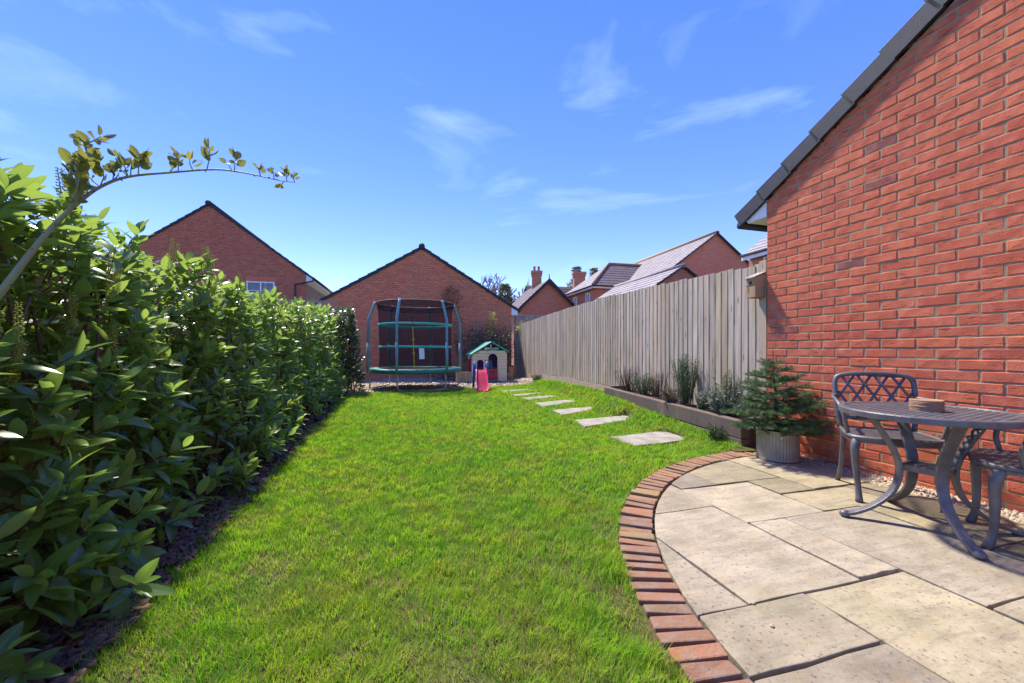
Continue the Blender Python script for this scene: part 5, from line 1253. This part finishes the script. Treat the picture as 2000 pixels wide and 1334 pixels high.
for i in range(9):
    for (d0, d1) in ((0.04, PD),) if not .28 < i * .1 < .72 else ((.04, .25), (.68, PD)): sw.box(q(.02, (d0 + d1) / 2, i * .1 + .045), (.04, d1 - d0, .088), Rp); 
    sw.box(q(PW - .02, PD / 2, i * .1 + .045), (.04, PD - .08, .088), Rp)
sw.box(q(PW / 2, PD, .45), (PW, .03, .9), Rp)
sw.build('side_walls', 'cream', ph)
MB().box(q(-.02, .30, .50), (.035, .16, .42), Rp).build('shutter', 'maroon', ph, bevel=.01); MB().box(q(-.02, .66, .50), (.035, .16, .42), Rp).build('shutter', 'maroon', ph, bevel=.01)
rfm = MB(); ov = .08
zl, zr_ = ptopz(0) - .06, ptopz(PW) - .05
for (ua, za_, ub, zb_) in ((-ov, zl + .0, apx, PEZ + .03), (PW + ov * .6, zr_, apx, PEZ + .03)):
    rfm.prism([q(ua, -.10, za_), q(ub, -.10, zb_), q(ub, -.10, zb_ + .055), q(ua, -.10, za_ + .055)], ax_b * (PD + .2))
rfm.build('roof', 'teal', ph, bevel=.015)
aw = MB()
for (ua, za_, ub, zb_) in ((.46, .965, .66, 1.03), (.88, .965, .66, 1.03)): aw.prism([q(ua, -.07, za_), q(ub, -.07, zb_), q(ub, -.07, zb_ + .045), q(ua, -.07, za_ + .045)], ax_b * .09)
aw.build('door_awning', 'teal', ph, bevel=.012)
fm = MB(); fm.tube([q(.49, -.015, 0), q(.49, -.015, .74)] + [q(.66 - .17 * math.cos(t), -.015, .74 + .17 * math.sin(t)) for t in [R(x) for x in range(15, 180, 15)]] + [q(.83, -.015, .74), q(.83, -.015, 0)], .022, 6); fm.build('door_frame', 'cream', ph, smooth=True)
fm = MB(); fm.tube([q(.13, -.012, .30), q(.13, -.012, .62)] + [q(.25 - .12 * math.cos(t), -.012, .62 + .09 * math.sin(t)) for t in [R(x) for x in range(15, 180, 15)]] + [q(.37, -.012, .62), q(.37, -.012, .30), q(.13, -.012, .30)], .018, 6); fm.build('window_frame', 'cream', ph, smooth=True)
dr = MB(); pts = [q(.50, -.03, .02)] + [q(.50, -.03, .36)] + [q(.66 - .16 * math.cos(t), -.03, .36 + .05 * math.sin(t)) for t in [R(x) for x in range(20, 180, 20)]] + [q(.82, -.03, .36), q(.82, -.03, .02)]
dr.prism(pts, ax_b * .04); dobj = dr.build('half_door', 'maroon', ph, bevel=.01)
MB().box(q(.66, -.034, .30), (.10, .012, .02), Rp).build('letter_slot', 'black', ph); MB().box(q(.66, -.034, .16), (.2, .01, .012), Rp).build('door_panel_line', 'pink', ph)
MB().box(q(.43, -.02, .62), (.035, .02, .12), Rp).build('door_bell', 'purple', ph); MB().box(q(.43, -.02, .48), (.03, .02, .05), Rp).build('mail_flag', 'yellow', ph)
ip = MB(); ip.prism([q(.05, .86, z_) if False else q(u_, .86, z_) for u_, z_ in ((.05, .40), (1.05, .40), (1.05, .85), (.8, .98), (.5, .98), (.05, .8))], ax_b * .03); ip.build('inner_panel', 'purple', ph)
MB().prism([q(.55, .5, .05), q(.85, .5, .05), q(.72, .5, .68), q(.55, .5, .60)], ax_b * .05).build('inner_wall', 'pole', ph); MB().box(q(.25, .55, .28), (.3, .3, .14), Rp).build('inner_table', 'orange', ph)
MB().box(q(.56, -.15, .02), (.5, .22, .04), Rp).build('door_step', 'teal', ph, bevel=.01)
# slide
SB_ = G(943, 766); sdir = Vector((-.14, .99, 0)).normalized(); srt = Vector((sdir.y, -sdir.x, 0))
sl_ = thing('toddler_slide', 'small pink slide with blue ladder rails on the lawn edge', 'slide', SB_)
W = lambda x, y, z: SB_ + srt * x + sdir * y + Z1 * z
prof = [(0, .03), (.06, .035), (.2, .10), (.45, .31), (.62, .45), (.74, .49), (.84, .49)]
sp_ = spline([Vector((0, a, b)) for a, b in prof], 3); bd = MB(); n = len(sp_)
for i, p in enumerate(sp_):
    wd = lerp(.165, .125, i / n)
    for (x, dz) in ((-wd, -.0), (-wd, .055), (-wd + .025, .06), (-wd + .035, .0), (wd - .035, .0), (wd - .025, .06), (wd, .055), (wd, -.0)): bd.v.append(tuple(W(x, p.y, p.z + dz))); bd.t.append(0)
    if i:
        for k in range(8): a = (i - 1) * 8 + k; b2 = (i - 1) * 8 + (k + 1) % 8; bd.f.append((a, b2, b2 + 8, a + 8))
bd.f += [tuple(range(8)), tuple(reversed(range(8 * n - 8, 8 * n)))]
bd.build('slide_bed', 'pink', sl_)
for sx in (-1, 1):
    MB().tube(spline([W(sx * .155, .62, .40), W(sx * .155, .70, .58), W(sx * .155, .80, .68), W(sx * .155, .90, .62), W(sx * .165, 1.02, .30), W(sx * .175, 1.14, .0)], 4), .034, 8, .75).build('ladder_rail', 'blue', sl_, smooth=True)
for (y, z) in ((1.06, .16), (.99, .33)): MB().box(W(0, y, z), (.30, .09, .025), Matrix((srt, sdir, Z1)).transposed()).build('step', 'yellow', sl_)
# small things by the playhouse
bkp = G(991.5, 741.5, .0); bkt = MB().revolve((bkp.x, bkp.y, 0), [(0, .004), (.085, .004), (.115, .20), (.122, .21), (.112, .21), (.085, .03)], 20).build('metal_bucket', 'steel', smooth=True); tag(bkt, 'small dull metal bucket beside the playhouse door', 'bucket')
for i, (px, py, h, wd, lb_) in enumerate(((997, 740, .42, .10, 'upright log beside the metal bucket near the fence'), (1003.5, 738.5, .46, .09, 'taller upright log nearest the fence end'))):
    p = G(px, py); o = MB().tube([p, p + Vector((.01, 0, h))], wd, 12).build('wooden_log', 'rawwood'); tag(o, lb_, 'log')
bp = Vector(((908 - 1000) / FP * 12.2, 12.2, 0)); pb2 = thing('wooden_planter', 'low slatted wooden planter left of the playhouse', 'planter', bp)
for k in range(5): MB().box(bp + hr * (-.22 + k * .085) + Z1 * .17, (.075, .03, .34), Rp).build('slat', 'fence_l', pb2)
MB().box(bp + ax_b * .15 + hr * -.05 + Z1 * .16, (.42, .27, .30), Rp).build('box', 'twig', pb2)

# ------------------------------------------------------------------ far trees
def bare_tree(name, label, c, H, spread, seed, mat='paletwig', depth=5):
    rs = np.random.RandomState(seed); root = thing(name, label, 'tree', c); tk = MB(); tw = MB()
    def grow(p, d, L, r, lev):
        e = p + d * L; (tk if lev < 2 else tw).tube([p, p.lerp(e, .5) + Vector(rs.normal(0, .03 * L, 3)), e], [max(r, .04), max(r * .85, .038), max(r * .65, .034)], 5 if lev < 2 else 3, cap=False)
        if lev >= depth: return
        for k in range(3 if lev else 4):
            v = (d + Vector(rs.normal(0, .48, 3)) * spread + Z1 * .12).normalized(); grow(p.lerp(e, rs.uniform(.55, 1)), v, L * rs.uniform(.6, .8), r * .62, lev + 1)
    grow(Vector(c), Z1.copy(), H * .33, H * .018, 0)
    tk.build('trunk', mat, root); tw.build('crown', mat, root)
c = P(962, 600, 48); bare_tree('bare_tree', 'leafless tree showing behind the garage roof', (c.x, 48, 0), 14.0, 1.0, 91)
c = P(1022, 600, 52); bare_tree('bare_tree', 'thin leafless tree left of the cottage chimney', (c.x, 52, 0), 12.5, .9, 93)
def conifer(label, c, H, rad, seed, n=2600):
    rs = np.random.RandomState(seed); root = thing('conifer_tree', label, 'tree', c); MB().tube([Vector(c), Vector(c) + Z1 * H], [H * .02, .02], 6).build('trunk', 'twig', root)
    z = rs.rand(n) ** .8; a = rs.uniform(0, 6.28, n); r = ((1 - z) ** .8 * rad + .12) * (.35 + .75 * rs.rand(n)) * (1 + .45 * np.sin(z * 34 + a * 2))
    pos = np.stack([c[0] + np.cos(a) * r, c[1] + np.sin(a) * r, H * (.12 + .88 * z)], -1); d = np.stack([np.cos(a), np.sin(a), rs.uniform(-.5, .6, n)], -1)
    place(leaf_template(.34, .16, .2, .2, 3, 2), pos, d, rs.normal(0, 1, (n, 3)) + np.array([0, 0, .5]), rs.uniform(.5, 1.2, n), rs.rand(n), 'crown', 'conifer', root, 'stuff')
c = P(986, 600, 42); conifer('bushy olive green conifer between the garage and the cottage', (c.x, 42, 0), 7.9, 2.5, 95, 4200)
c = P(1130, 600, 46); conifer('dark conifer top behind the right hand chimney', (c.x - .2, 46, 0), 10.6, 2.0, 96, 2200)
c = P(1160, 600, 47); conifer('dark conifer top behind the hipped roof', (c.x, 47, 0), 10.7, 1.8, 97, 1800)
